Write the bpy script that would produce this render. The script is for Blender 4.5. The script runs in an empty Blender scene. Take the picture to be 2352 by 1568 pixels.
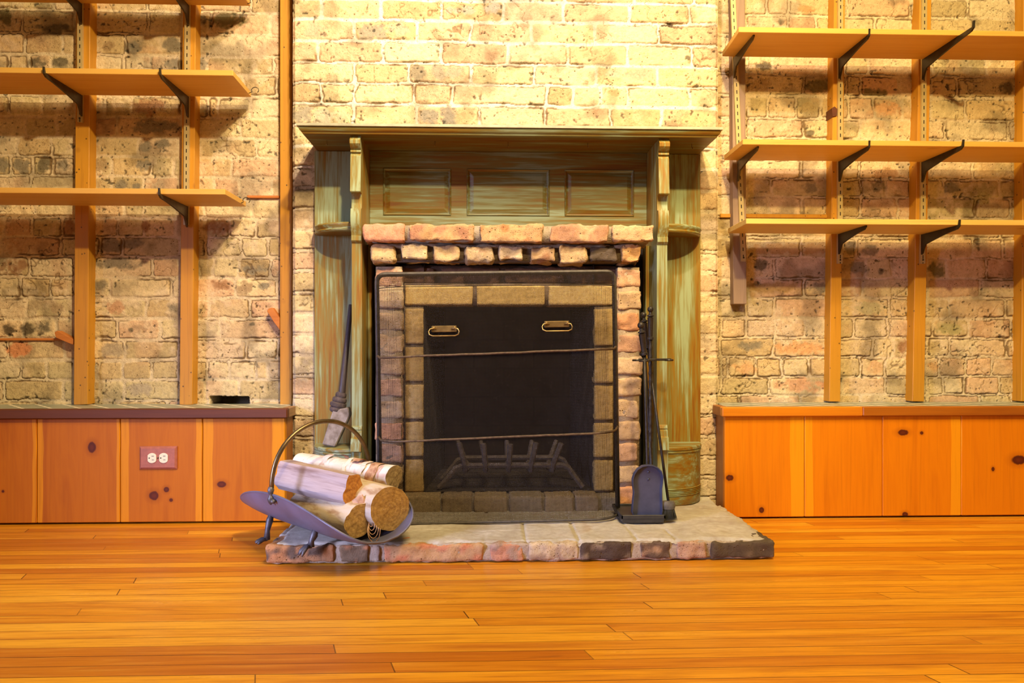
import bpy, bmesh, math, random
import numpy as np
from mathutils import Vector, Matrix, noise as mnoise
C = bpy.context.scene
R_ = math.radians
# ------------------------------------------------------------------ camera
F = 1650.0; CAMY = -2.38; CAMZ = 0.533; HOR = 795.0; TH = math.atan(56/F)
cd = bpy.data.cameras.new('camera'); cam = bpy.data.objects.new('camera', cd); C.collection.objects.link(cam)
cam.location = (0, CAMY, CAMZ); cam.rotation_euler = (math.pi/2, 0, -TH)
cd.sensor_width = 36; cd.lens = F/2352*36; cd.shift_y = (HOR-784)/2352; cd.clip_start = 0.05
C.camera = cam
# ------------------------------------------------------------------ world, lights, exposure
w = bpy.data.worlds.new('world'); C.world = w; w.use_nodes = True
w.node_tree.nodes['Background'].inputs[0].default_value = (1.0, 0.80, 0.45, 1)
w.node_tree.nodes['Background'].inputs[1].default_value = 0.11
def lamp(name, kind, loc, target, power, color, size=0.1, spot=None, blend=0.6, sizey=None):
    d = bpy.data.lights.new(name, kind); d.energy = power; d.color = color
    if kind == 'AREA':
        d.size = size
        if sizey: d.shape = 'RECTANGLE'; d.size_y = sizey
    else: d.shadow_soft_size = size
    if spot: d.spot_size = R_(spot); d.spot_blend = blend
    o = bpy.data.objects.new(name, d); C.collection.objects.link(o); o.location = loc
    o.rotation_euler = (Vector(target)-Vector(loc)).to_track_quat('-Z', 'Y').to_euler()
    return o
lamp('ceiling_spot_center', 'SPOT', (0.10, -1.45, 2.35), (0.07, 0, 1.50), 112, (1.0, 0.83, 0.76), 0.04, 84, 0.9)
lamp('ceiling_spot_left', 'SPOT', (0.25, -2.05, 2.25), (-1.15, 0, 0.95), 190, (1.0, 0.78, 0.44), 0.04, 68, 0.9)
lamp('ceiling_spot_right', 'SPOT', (0.45, -2.05, 2.25), (1.35, 0, 0.95), 172, (1.0, 0.76, 0.32), 0.04, 70, 0.9)
lamp('floor_fill_area', 'AREA', (0.65, -1.75, 2.6), (0.65, -1.55, 0.0), 70, (1.0, 0.74, 0.36), 0.9)  # added overhead fill that brightens the floor, not a real fixture
wd = lamp('window_daylight', 'AREA', (-2.5, -2.6, 0.8), (-0.50, -0.72, 0.0), 9, (0.50, 0.55, 1.0), 0.8, sizey=1.0)
wd.data.spread = math.radians(42)
C.view_settings.view_transform = 'Standard'; C.view_settings.look = 'None'
C.view_settings.gamma = 1; C.view_settings.use_curve_mapping = False; C.view_settings.exposure = 0.38
# ------------------------------------------------------------------ helpers
def P(px, py, Y):
    "world point on the vertical plane Y that the camera sees at pixel px, py"
    u = (px-1176)/F; v = (HOR-py)/F; t = (Y-CAMY)/(math.cos(TH)-u*math.sin(TH))
    return Vector((t*(math.sin(TH)+u*math.cos(TH)), Y, CAMZ+t*v))
def PX(px, Y): return P(px, 800, Y).x
def PZ(py, Y, px=1120): return P(px, py, Y).z
def srgb(r, g, b):
    f = lambda c: (c/255/12.92) if c/255 <= .04045 else ((c/255+.055)/1.055)**2.4
    return (f(r), f(g), f(b))
def lerp(a, b, t): return a+(b-a)*t

def nn(nt, typ, ins=None, **props):
    n = nt.nodes.new('ShaderNode'+typ)
    for k, v in props.items(): setattr(n, k, v)
    for k, v in (ins or {}).items():
        s = n.inputs[k]
        if isinstance(v, bpy.types.NodeSocket): nt.links.new(v, s)
        else:
            if isinstance(v, tuple) and len(v) == 3 and s.type == 'RGBA': v = (*v, 1)
            s.default_value = v
    return n
def newmat(name):
    m = bpy.data.materials.new(name); m.use_nodes = True; nt = m.node_tree
    b = nt.nodes['Principled BSDF']; return m, nt, b
def mth(nt, op, a, b=None, c=None, clamp=False):
    ins = {0: a}
    if b is not None: ins[1] = b
    if c is not None: ins[2] = c
    return nn(nt, 'Math', ins, operation=op, use_clamp=clamp).outputs[0]
def ramp(nt, fac, stops, interp='LINEAR'):
    n = nt.nodes.new('ShaderNodeValToRGB'); cr = n.color_ramp; cr.interpolation = interp
    nt.links.new(fac, n.inputs[0])
    while len(cr.elements) < len(stops): cr.elements.new(1.0)
    for e, (p, c) in zip(cr.elements, stops):
        e.position = p; e.color = (*c, 1) if len(c) == 3 else c
    return n.outputs[0]
def mix(nt, fac, a, b, mode='MIX'):
    n = nt.nodes.new('ShaderNodeMix'); n.data_type = 'RGBA'; n.blend_type = mode; n.clamp_factor = True
    for k, v in ((0, fac), (6, a), (7, b)):
        if isinstance(v, bpy.types.NodeSocket): nt.links.new(v, n.inputs[k])
        else: n.inputs[k].default_value = (*v, 1) if isinstance(v, tuple) and len(v) == 3 else v
    return n.outputs[2]
def rng(nt, v, a, b, c=0., d=1.):
    return nn(nt, 'MapRange', {'Value': v, 'From Min': a, 'From Max': b, 'To Min': c, 'To Max': d}).outputs[0]
def noise(nt, vec, scale, detail=3., rough=.55, dist=0.):
    return nn(nt, 'TexNoise', {'Vector': vec, 'Scale': scale, 'Detail': detail, 'Roughness': rough, 'Distortion': dist}).outputs[0]
def bump(nt, b, h, strength=.3, dist=.002):
    n = nn(nt, 'Bump', {'Height': h, 'Strength': strength, 'Distance': dist}); nt.links.new(n.outputs[0], b.inputs['Normal'])
def coords(nt, scale=(1, 1, 1), rand=True):
    tc = nn(nt, 'TexCoord').outputs['Object']
    if rand:
        r = nn(nt, 'ObjectInfo').outputs['Random']; o = mth(nt, 'MULTIPLY', r, 17.0)
        cx = nn(nt, 'CombineXYZ', {0: o, 1: o, 2: o}).outputs[0]
        tc = nn(nt, 'VectorMath', {0: tc, 1: cx}, operation='ADD').outputs[0]
    return nn(nt, 'VectorMath', {0: tc, 1: scale}, operation='MULTIPLY').outputs[0]

def wood(name, ca, cb, cdark, axis='X', k=1.0, rough=.45, knots=0.3, nails=False, bands=True):
    m, nt, b = newmat(name)
    i = 'XYZ'.index(axis)
    s = [16*k, 16*k, 16*k]; s[i] = 1.1*k
    v = coords(nt, tuple(s)); v2 = coords(nt, tuple([x*7 if j != i else x*3 for j, x in enumerate(s)]))
    n1 = noise(nt, v, 1.0, 4, .6, .6); n2 = noise(nt, v2, 1.0, 3, .6)
    col = ramp(nt, n1, [(.3, cb), (.52, ca), (.72, tuple(lerp(x, y, .5) for x, y in zip(ca, cb)))])
    col = mix(nt, rng(nt, n2, .55, .8, 0, .45), col, cdark)
    if knots:
        vk = coords(nt, (2.5, 2.5, 2.5) if i != 0 else (1.2, 2.5, 2.5))
        kn = nn(nt, 'TexVoronoi', {'Vector': vk, 'Scale': 2.2}).outputs['Distance']
        col = mix(nt, rng(nt, kn, .05, .09, knots, 0), col, cdark)
    if nails:
        vk = coords(nt, (1, 1, 1)); kn = nn(nt, 'TexVoronoi', {'Vector': vk, 'Scale': 34.}).outputs['Distance']
        col = mix(nt, rng(nt, kn, .06, .11, .85, 0), col, (.03, .015, .005))
    nt.links.new(col, b.inputs['Base Color']); b.inputs['Roughness'].default_value = rough
    bump(nt, b, n2, .15, .001)
    return m
def plain(name, col, rough=.5, metal=0., nscale=40., namp=.25, bumps=.1, col2=None):
    m, nt, b = newmat(name)
    v = coords(nt); n = noise(nt, v, nscale, 4)
    c2 = col2 or tuple(c*(1-namp) for c in col)
    nt.links.new(mix(nt, rng(nt, n, .35, .65), c2, col), b.inputs['Base Color'])
    b.inputs['Roughness'].default_value = rough; b.inputs['Metallic'].default_value = metal
    if bumps: bump(nt, b, n, bumps, .001)
    return m
def paint(name, axis='Z', teal=.5, g=1.0):
    "worn grey green paint over ochre wood"
    m, nt, b = newmat(name); i = 'XYZ'.index(axis)
    s = [26, 26, 26]; s[i] = 2.0
    v = coords(nt, tuple(s)); n1 = noise(nt, v, 1., 5, .65, .4)
    s = [120, 120, 120]; s[i] = 6
    n2 = noise(nt, coords(nt, tuple(s)), 1., 3, .6)
    s = [7, 7, 7]; s[i] = 2.2
    n3 = noise(nt, coords(nt, tuple(s)), 1., 3, .55, .5)
    f = mth(nt, 'ADD', mth(nt, 'MULTIPLY', n1, .6), mth(nt, 'MULTIPLY', n3, .55))
    f = mth(nt, 'ADD', f, mth(nt, 'MULTIPLY', mth(nt, 'SUBTRACT', n2, .5), .55))
    f = mth(nt, 'ADD', f, teal-.5)
    col = ramp(nt, f, [(.38, tuple(x*g for x in (.19, .070, .003))), (.48, tuple(x*g for x in (.23, .125, .010))), (.56, tuple(x*g for x in (.20, .165, .040))), (.66, tuple(x*g for x in (.27, .32, .18)))])
    nt.links.new(col, b.inputs['Base Color']); b.inputs['Roughness'].default_value = .42
    bump(nt, b, n2, .2, .001)
    return m
def brickmat(name, pit=1.0, rough=.9):
    m, nt, b = newmat(name)
    at = nn(nt, 'VertexColor', layer_name='Col').outputs[0]
    v = coords(nt, rand=False)
    a = noise(nt, v, 55., 4, .65); c = noise(nt, v, 260., 3, .6)
    f = mth(nt, 'ADD', mth(nt, 'MULTIPLY', a, .7), mth(nt, 'MULTIPLY', c, .5))
    col = mix(nt, 1.0, at, ramp(nt, f, [(.38, (.70, .66, .60)), (.6, (1, 1, 1)), (.78, (1.0, 1.0, .98))]), 'MULTIPLY')
    vo = nn(nt, 'TexVoronoi', {'Vector': v, 'Scale': 70.}).outputs['Distance']
    msk = noise(nt, v, 11., 2)
    p = mth(nt, 'MULTIPLY', rng(nt, vo, .07, .17, 1, 0), rng(nt, msk, .45, .6, 0, .85*pit))
    vo2 = nn(nt, 'TexVoronoi', {'Vector': v, 'Scale': 160.}).outputs['Distance']
    p2 = mth(nt, 'MULTIPLY', rng(nt, vo2, .09, .2, .7, 0), rng(nt, noise(nt, v, 6., 2), .48, .62, 0, pit))
    p = mth(nt, 'MAXIMUM', p, p2)
    col = mix(nt, p, col, (.14, .075, .025))
    nt.links.new(col, b.inputs['Base Color']); b.inputs['Roughness'].default_value = rough
    b.inputs['Specular IOR Level'].default_value = .2
    bump(nt, b, mth(nt, 'SUBTRACT', f, p), .75, .004)
    return m

# numpy value noise
def vnoise(x, y, seed):
    r = np.random.RandomState(seed); T = r.rand(257, 257); T[256] = T[0]; T[:, 256] = T[:, 0]
    xi = np.floor(x).astype(int); yi = np.floor(y).astype(int); fx = x-xi; fy = y-yi
    fx = fx*fx*(3-2*fx); fy = fy*fy*(3-2*fy); xi %= 256; yi %= 256
    return (T[xi, yi]*(1-fx)+T[xi+1, yi]*fx)*(1-fy)+(T[xi, yi+1]*(1-fx)+T[xi+1, yi+1]*fx)*fy
def fbm(x, y, f, seed, o=3, g=.5):
    s = 0; a = 1; t = 0
    for k in range(o):
        s = s+a*vnoise(x*f*2**k+31.7*k, y*f*2**k+11.3*k, seed+k); t += a; a *= g
    return s/t
def sst(x, a, b):
    t = np.clip((x-a)/(b-a), 0, 1); return t*t*(3-2*t)

class MB:
    def __init__(s): s.v = []; s.f = []; s.c = []; s.n = 0; s.mi = []
    def add(s, verts, faces, col=(1, 1, 1), mi=0):
        verts = [tuple(p) for p in verts]; s.v += verts
        s.f += [tuple(i+s.n for i in f) for f in faces]; s.mi += [mi]*len(faces)
        s.c += [col]*len(verts) if not isinstance(col, list) else col
        s.n += len(verts); return s
    def bmadd(s, bm, col=(1, 1, 1), M=None, mi=0):
        bm.verts.ensure_lookup_table(); bm.verts.index_update()
        vs = [(M @ v.co if M else v.co) for v in bm.verts]
        s.add(vs, [[v.index for v in f.verts] for f in bm.faces], col, mi); bm.free(); return s
    def box(s, x0, x1, y0, y1, z0, z1, bev=.001, col=(1, 1, 1), M=None, mi=0):
        bm = bmesh.new(); bmesh.ops.create_cube(bm, size=1)
        for v in bm.verts:
            v.co = Vector((lerp(x0, x1, v.co.x+.5), lerp(y0, y1, v.co.y+.5), lerp(z0, z1, v.co.z+.5)))
        if bev: bmesh.ops.bevel(bm, geom=bm.edges[:], offset=bev, segments=1, affect='EDGES')
        return s.bmadd(bm, col, M, mi)
    def hexa(s, b, t, bev=.001, col=(1, 1, 1)):
        "b, t: four corners of bottom and top (ccw)"
        bm = bmesh.new(); vs = [bm.verts.new(p) for p in list(b)+list(t)]
        for f in ((3, 2, 1, 0), (4, 5, 6, 7), (0, 1, 5, 4), (1, 2, 6, 5), (2, 3, 7, 6), (3, 0, 4, 7)): bm.faces.new([vs[i] for i in f])
        bmesh.ops.recalc_face_normals(bm, faces=bm.faces[:])
        if bev: bmesh.ops.bevel(bm, geom=bm.edges[:], offset=bev, segments=1, affect='EDGES')
        return s.bmadd(bm, col)
    def prism(s, poly, a0, a1, axis='X', bev=0, col=(1, 1, 1)):
        "poly in the other two axes (order kept), extruded along axis"
        def mk(p, a):
            return {'X': (a, p[0], p[1]), 'Y': (p[0], a, p[1]), 'Z': (p[0], p[1], a)}[axis]
        bm = bmesh.new(); A = [bm.verts.new(mk(p, a0)) for p in poly]; B = [bm.verts.new(mk(p, a1)) for p in poly]
        n = len(poly); bm.faces.new(A[::-1]); bm.faces.new(B)
        for i in range(n): bm.faces.new([A[i], A[(i+1) % n], B[(i+1) % n], B[i]])
        bmesh.ops.recalc_face_normals(bm, faces=bm.faces[:])
        if bev: bmesh.ops.bevel(bm, geom=bm.edges[:], offset=bev, segments=1, affect='EDGES')
        bmesh.ops.triangulate(bm, faces=[f for f in bm.faces if len(f.verts) > 4])
        return s.bmadd(bm, col)
    def tube(s, pts, r, seg=10, cap=True, col=(1, 1, 1), closed=False, mi=0):
        pts = [Vector(p) for p in pts]; n = len(pts); rr = r if isinstance(r, (list, tuple)) else [r]*n
        vs = []; up = None
        for i in range(n):
            if closed: d = pts[(i+1) % n]-pts[i-1]
            else: d = pts[min(i+1, n-1)]-pts[max(i-1, 0)]
            d.normalize()
            if up is None: up = Vector((0, 0, 1)) if abs(d.z) < .9 else Vector((0, 1, 0))
            a = d.cross(up).normalized(); b = a.cross(d).normalized(); up = b
            vs += [pts[i]+(a*math.cos(2*math.pi*k/seg)+b*math.sin(2*math.pi*k/seg))*rr[i] for k in range(seg)]
        fs = []
        for i in range(n if closed else n-1):
            j = (i+1) % n
            fs += [(i*seg+k, i*seg+(k+1) % seg, j*seg+(k+1) % seg, j*seg+k) for k in range(seg)]
        if cap and not closed: fs += [tuple(range(seg))[::-1], tuple((n-1)*seg+k for k in range(seg))]
        return s.add(vs, fs, col, mi)
    def lathe(s, prof, c, seg=20, col=(1, 1, 1), M=None):
        "prof: (r, z) list around vertical axis at c"
        vs = []; fs = []; n = len(prof)
        for r, z in prof:
            for k in range(seg):
                a = 2*math.pi*k/seg; p = Vector((r*math.cos(a), r*math.sin(a), z))
                vs.append((M @ p if M else p)+Vector(c))
        for i in range(n-1):
            fs += [(i*seg+k, i*seg+(k+1) % seg, (i+1)*seg+(k+1) % seg, (i+1)*seg+k) for k in range(seg)]
        fs += [tuple(range(seg))[::-1], tuple((n-1)*seg+k for k in range(seg))]
        return s.add(vs, fs, col)
    def brick(s, x0, x1, y0, y1, z0, z1, col, seed=0, r=.006, amp=.004, dark=None, n=None):
        h = np.array([(x1-x0)/2, (y1-y0)/2, (z1-z0)/2]); c = np.array([(x0+x1)/2, (y0+y1)/2, (z0+z1)/2])
        r = min(r, h.min()*.9); st = .007
        N = [max(3, int(2*h[k]/st)) for k in range(3)]
        bm = bmesh.new()
        for ax in range(3):
            a, b2 = [k for k in range(3) if k != ax]
            for sg in (-1, 1):
                ids = {}
                for i in range(N[a]+1):
                    for j in range(N[b2]+1):
                        p = np.zeros(3); p[ax] = sg*h[ax]; p[a] = -h[a]+2*h[a]*i/N[a]; p[b2] = -h[b2]+2*h[b2]*j/N[b2]
                        q = np.clip(p, -(h-r), h-r); d = p-q; L = np.linalg.norm(d)
                        if L > 0: p = q+d/L*r
                        ids[i, j] = bm.verts.new(p+c)
                for i in range(N[a]):
                    for j in range(N[b2]):
                        bm.faces.new([ids[i, j], ids[i+1, j], ids[i+1, j+1], ids[i, j+1]])
        bmesh.ops.remove_doubles(bm, verts=bm.verts[:], dist=1e-5)
        bmesh.ops.recalc_face_normals(bm, faces=bm.faces[:]); bm.normal_update()
        cols = []
        sd = Vector((seed*3.7, seed*1.3, 0)); nv = []
        for v in bm.verts:
            p = v.co
            e = mnoise.noise(p*22+sd)*1.0+mnoise.noise(p*60+sd)*.5+mnoise.noise(p*150+sd)*.22
            cn = mnoise.noise(p*90+sd*2)
            k = -amp*.5+e*amp
            if cn > .3: k -= (cn-.3)*amp*1.6
            nv.append(p+v.normal*k)
            t = mnoise.noise(p*35+sd*3)
            f = 1+.25*mnoise.noise(p*120+sd)
            cc = col
            if dark: 
                tt = min(1, max(0, (t-dark[1])*5)); cc = tuple(lerp(a_, b_, tt) for a_, b_ in zip(col, dark[0]))
            cols.append(tuple(a_*f for a_ in cc))
        for v, p in zip(bm.verts, nv): v.co = p
        return s.bmadd(bm, cols)
    def mesh(s, name):
        me = bpy.data.meshes.new(name); me.from_pydata(s.v, [], s.f); return me
    def build(s, name, mat, parent=None, origin=None, smooth=False, label=None, mats=None, rot=None):
        if parent is not None:
            org = Vector(parent['_w'])
        elif origin is not None: org = Vector(origin)
        else:
            xs = [v[0] for v in s.v]; ys = [v[1] for v in s.v]; zs = [v[2] for v in s.v]
            org = Vector(((min(xs)+max(xs))/2, (min(ys)+max(ys))/2, min(zs)))
        s.v = [(v[0]-org.x, v[1]-org.y, v[2]-org.z) for v in s.v]
        me = s.mesh(name)
        for m in (mats or [mat]): me.materials.append(m)
        if mats: me.polygons.foreach_set('material_index', s.mi)
        if any(c != (1, 1, 1) for c in s.c):
            a = me.color_attributes.new('Col', 'FLOAT_COLOR', 'POINT')
            a.data.foreach_set('color', [x for c in s.c for x in (*c, 1.0)])
        if smooth is True: me.shade_smooth()
        elif smooth: me.shade_smooth(); me.set_sharp_from_angle(angle=R_(smooth))
        o = bpy.data.objects.new(name, me); C.collection.objects.link(o)
        if parent is not None: o.parent = parent; o['_w'] = parent['_w']
        else: o.location = org; o['_w'] = tuple(org)
        if label: o['label'] = label
        return o
def tag(o, label, cat, group=None):
    o['label'] = label; o['category'] = cat
    if group: o['group'] = group
    return o
def thing(name, label, cat, loc, group=None):
    o = bpy.data.objects.new(name, None); C.collection.objects.link(o); o.location = loc; o['_w'] = tuple(loc)
    o.empty_display_size = .05
    return tag(o, label, cat, group)
def copytree(o, loc):
    r = o.copy(); C.collection.objects.link(r); r.location = loc
    for ch in list(o.children):
        c = ch.copy(); C.collection.objects.link(c); c.parent = r
        for g in list(ch.children):
            d = g.copy(); C.collection.objects.link(d); d.parent = c
    return r
def structure(o): o['kind'] = 'structure'; return o

# ------------------------------------------------------------------ materials
M_wall = brickmat('old_wall_brick'); M_brick = brickmat('surround_brick', 1.25)
M_firebrick = brickmat('fire_brick', .15, .85)
M_post = wood('orange_pine_post', (.52, .24, .016), (.44, .19, .010), (.15, .045, .005), 'Z', 1.2, .5, .5, nails=True)
M_grey = wood('weathered_grey_wood', (.30, .20, .13), (.22, .145, .09), (.06, .03, .015), 'Z', 1.2, .8, .4)
M_shelf = wood('pine_shelf_board', (.68, .39, .085), (.62, .32, .055), (.40, .15, .015), 'X', 1.2, .45, .6)
M_shelf2 = wood('pale_pine_shelf', (.72, .48, .13), (.66, .40, .09), (.42, .19, .03), 'X', 1.2, .45, .6)
M_trimd = wood('dark_walnut_trim', (.11, .026, .004), (.07, .014, .002), (.03, .006, .002), 'X', 1.4, .6, .2)
M_trimo = wood('orange_trim', (.60, .20, .006), (.48, .13, .004), (.2, .04, .002), 'X', 1.4, .35, .3)
M_trimb = wood('brown_trim', (.36, .11, .006), (.28, .075, .004), (.1, .02, .002), 'X', 1.4, .35, .3)
M_trimend = wood('raw_trim_end', (.30, .17, .08), (.20, .1, .04), (.06, .03, .01), 'Y', 1.4, .6, .3)
M_side = wood('dark_pine_side', (.34, .12, .02), (.24, .075, .01), (.08, .02, .003), 'Z', 1.2, .5, .2)
M_lath = wood('reddish_lath', (.50, .17, .03), (.40, .12, .015), (.12, .03, .005), 'X', 1.5, .7, 0)
M_pv = paint('worn_paint_vertical', 'Z', .49, 1.1); M_ph = paint('worn_paint_horizontal_shaded', 'X', .47, .72)  # horizontal paint is darker: shade under the mantel shelf put into its colour
M_pd = paint('worn_paint_drum', 'X', .50); M_top = plain('grey_green_paint', (.42, .40, .27), .5, 0, 25, .3)
M_steel = plain('dark_bracket_steel', (.035, .026, .018), .45, .4, 60, .4)
M_brass = plain('aged_brass', (.42, .28, .10), .38, .8, 60, .4)
M_iron = plain('black_iron', (.045, .036, .028), .5, .5, 120, .4, .3)
M_ironblue = plain('blued_sheet_iron', (.085, .092, .15), .42, .35, 30, .25, .05)
M_base = plain('dark_base_iron', (.06, .055, .05), .45, .4, 50, .3)
M_sheet = plain('dull_steel_sheet', (.17, .17, .25), .45, .25, 9, .45, .08, col2=(.13, .12, .16))
M_cast = plain('cast_iron_feet', (.14, .13, .13), .5, .5, 60, .5, .3)
M_hoop = plain('tarnished_hoop', (.22, .15, .07), .35, .8, 30, .4)
M_frame = plain('screen_frame_metal', (.095, .078, .06), .55, .3, 80, .4)
M_rod = plain('screen_rod_rusty', (.14, .09, .05), .6, .4, 120, .5, .4)
M_grate = plain('ashy_cast_iron', (.17, .13, .10), .8, .1, 90, .5, .4)
M_ivory = plain('ivory_plastic', (.80, .76, .58), .35, 0, 20, .03, 0)
M_plate = plain('pinkish_wood_plate', (.40, .13, .09), .45, 0, 90, .2, .1)
M_black = plain('slot_black', (.01, .01, .01), .8, 0, 10, 0, 0)
M_gapshade = plain('gap_shade_backing', (.02, .013, .009), .95, 0, 30, .5, .2)  # near-black colour painted as shade for the gaps by the columns
M_bristle = plain('black_bristles', (.05, .05, .04), .9, 0, 200, .5, .4)
M_grip = wood('dark_old_handle', (.05, .035, .035), (.03, .02, .02), (.01, .006, .005), 'Z', 2, .5, 0)
M_block = plain('dusty_grey_block', (.33, .28, .24), .9, 0, 40, .4, .4, col2=(.16, .12, .09))
M_ridge = plain('dark_ridged_collar', (.10, .07, .06), .85, 0, 80, .5, .4)
M_splitwood = wood('split_log_face', (.46, .35, .31), (.24, .15, .12), (.10, .05, .03), 'X', 3.0, .8, 0)
M_loose = plain('loose_bark', (.58, .36, .2), .8, 0, 60, .5, .3, col2=(.3, .13, .06))

def m_slots():
    m, nt, b = newmat('slotted_brass_channel')
    tc = nn(nt, 'TexCoord').outputs['UV']; sp = nn(nt, 'SeparateXYZ', {0: tc})
    fx = mth(nt, 'LESS_THAN', mth(nt, 'ABSOLUTE', sp.outputs[0]), .0016)
    fz = mth(nt, 'LESS_THAN', mth(nt, 'FRACT', mth(nt, 'DIVIDE', sp.outputs[1], .0235)), .5)
    s = mth(nt, 'MULTIPLY', fx, fz)
    g = nn(nt, 'Mix', {0: noise(nt, coords(nt), 20., 3), 6: (.60, .47, .22, 1), 7: (.46, .34, .14, 1)}, data_type='RGBA').outputs[2]
    nt.links.new(mix(nt, s, g, (.02, .014, .008)), b.inputs['Base Color'])
    nt.links.new(mth(nt, 'MULTIPLY', mth(nt, 'SUBTRACT', 1., s), .3), b.inputs['Metallic']); b.inputs['Roughness'].default_value = .4
    return m
M_slot = m_slots()

def m_floor():
    m, nt, b = newmat('strip_wood_floor')
    tc = nn(nt, 'TexCoord').outputs['Object']; sp = nn(nt, 'SeparateXYZ', {0: tc}); x, y = sp.outputs[0], sp.outputs[1]
    W = .0385
    wob = mth(nt, 'MULTIPLY', noise(nt, nn(nt, 'VectorMath', {0: tc, 1: (.6, .2, 0)}, operation='MULTIPLY').outputs[0], 2., 1), .012)
    ry = mth(nt, 'DIVIDE', mth(nt, 'ADD', y, wob), W); row = mth(nt, 'FLOOR', ry); fy = mth(nt, 'FRACT', ry)
    r1 = nn(nt, 'TexWhiteNoise', {'W': row}, noise_dimensions='1D').outputs[0]
    xo = mth(nt, 'ADD', mth(nt, 'ADD', x, mth(nt, 'MULTIPLY', r1, 7.3)), mth(nt, 'MULTIPLY', fy, .012))
    bx = mth(nt, 'DIVIDE', xo, 1.15); bi = mth(nt, 'FLOOR', bx); fx = mth(nt, 'FRACT', bx)
    cv = nn(nt, 'CombineXYZ', {0: bi, 1: row, 2: 0.}).outputs[0]
    rb = nn(nt, 'TexWhiteNoise', {'Vector': cv}, noise_dimensions='3D').outputs[0]
    col = ramp(nt, rb, [(0, (.44, .13, .005)), (.2, (.58, .215, .008)), (.5, (.66, .275, .010)), (.8, (.72, .34, .02)), (.93, (.64, .26, .012)), (1, (.36, .10, .006))])
    off = nn(nt, 'VectorMath', {0: nn(nt, 'CombineXYZ', {0: mth(nt, 'MULTIPLY', rb, 9.), 1: mth(nt, 'MULTIPLY', rb, 5.), 2: 0.}).outputs[0], 1: tc}, operation='ADD').outputs[0]
    g1 = noise(nt, nn(nt, 'VectorMath', {0: off, 1: (1.6, 26, 1)}, operation='MULTIPLY').outputs[0], 1.6, 5, .65, .8)
    g2 = noise(nt, nn(nt, 'VectorMath', {0: off, 1: (9, 210, 1)}, operation='MULTIPLY').outputs[0], 1.0, 3, .6)
    col = mix(nt, rng(nt, g1, .50, .70, 0, .75), col, (.36, .095, .006))
    col = mix(nt, rng(nt, g2, .48, .74, 0, .55), col, (.30, .08, .006))
    col = mix(nt, rng(nt, g1, .46, .3, 0, .4), col, (.75, .38, .04))
    st = noise(nt, nn(nt, 'VectorMath', {0: tc, 1: (2.4, 13, 1)}, operation='MULTIPLY').outputs[0], 1.3, 3, .6, .5)
    col = mix(nt, rng(nt, st, .66, .76, 0, .55), col, (.14, .03, .008))
    gm = noise(nt, nn(nt, 'VectorMath', {0: cv, 1: (.9, .7, 1)}, operation='MULTIPLY').outputs[0], 1.7, 1)
    gap = mth(nt, 'MAXIMUM', mth(nt, 'LESS_THAN', fy, .045), mth(nt, 'MULTIPLY', mth(nt, 'LESS_THAN', fx, .0022), .9))
    gap = mth(nt, 'MULTIPLY', gap, rng(nt, gm, .35, .6, .45, 1.0))
    col = mix(nt, gap, col, (.05, .012, .003))
    nt.links.new(col, b.inputs['Base Color'])
    nt.links.new(rng(nt, g1, .3, .7, .26, .42), b.inputs['Roughness'])
    b.inputs['Specular IOR Level'].default_value = .35
    bump(nt, b, mth(nt, 'SUBTRACT', mth(nt, 'MULTIPLY', g2, .3), gap), .3, .001)
    return m
M_floor = m_floor()

def m_bench(name, ca, cb, cdark, sap, bands, knots):
    "boards in world X; bands: (x0, x1) of pale sapwood; knots: (x, z, rx, rz)"
    m, nt, b = newmat(name)
    tc = nn(nt, 'TexCoord').outputs['Object']; sp = nn(nt, 'SeparateXYZ', {0: tc}); x, z = sp.outputs[0], sp.outputs[2]
    n1 = noise(nt, nn(nt, 'VectorMath', {0: tc, 1: (20, 20, 1.6)}, operation='MULTIPLY').outputs[0], 1., 4, .6, .7)
    n2 = noise(nt, nn(nt, 'VectorMath', {0: tc, 1: (150, 150, 5)}, operation='MULTIPLY').outputs[0], 1., 3, .6)
    col = ramp(nt, n1, [(.3, cb), (.5, ca), (.7, tuple(lerp(p, q, .6) for p, q in zip(ca, cb)))])
    wob = mth(nt, 'ADD', x, mth(nt, 'MULTIPLY', mth(nt, 'SUBTRACT', noise(nt, nn(nt, 'VectorMath', {0: tc, 1: (1, 1, 3)}, operation='MULTIPLY').outputs[0], 2., 1), .5), .012))
    for (a, c) in bands:
        k = mth(nt, 'MULTIPLY', mth(nt, 'GREATER_THAN', wob, a), mth(nt, 'LESS_THAN', wob, c))
        col = mix(nt, mth(nt, 'MULTIPLY', k, .85), col, sap)
    col = mix(nt, rng(nt, n2, .5, .8, 0, .3), col, cdark)
    for (kx, kz, rx, rz) in knots:
        dx = mth(nt, 'DIVIDE', mth(nt, 'SUBTRACT', x, kx), rx); dz = mth(nt, 'DIVIDE', mth(nt, 'SUBTRACT', z, kz), rz)
        d = mth(nt, 'SQRT', mth(nt, 'ADD', mth(nt, 'MULTIPLY', dx, dx), mth(nt, 'MULTIPLY', dz, dz)))
        d = mth(nt, 'ADD', d, mth(nt, 'MULTIPLY', mth(nt, 'SUBTRACT', n2, .5), .5))
        col = mix(nt, rng(nt, d, 1.0, 2.2, .45, 0), col, cdark)
        col = mix(nt, rng(nt, d, .85, 1.1, 1, 0), col, (.085, .014, .004))
        col = mix(nt, mth(nt, 'MULTIPLY', rng(nt, d, .2, .6, 1, 0), .5), col, (.16, .03, .006))
    nt.links.new(col, b.inputs['Base Color']); b.inputs['Roughness'].default_value = .45; b.inputs['Specular IOR Level'].default_value = .25
    bump(nt, b, n2, .08, .001)
    return m

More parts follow.
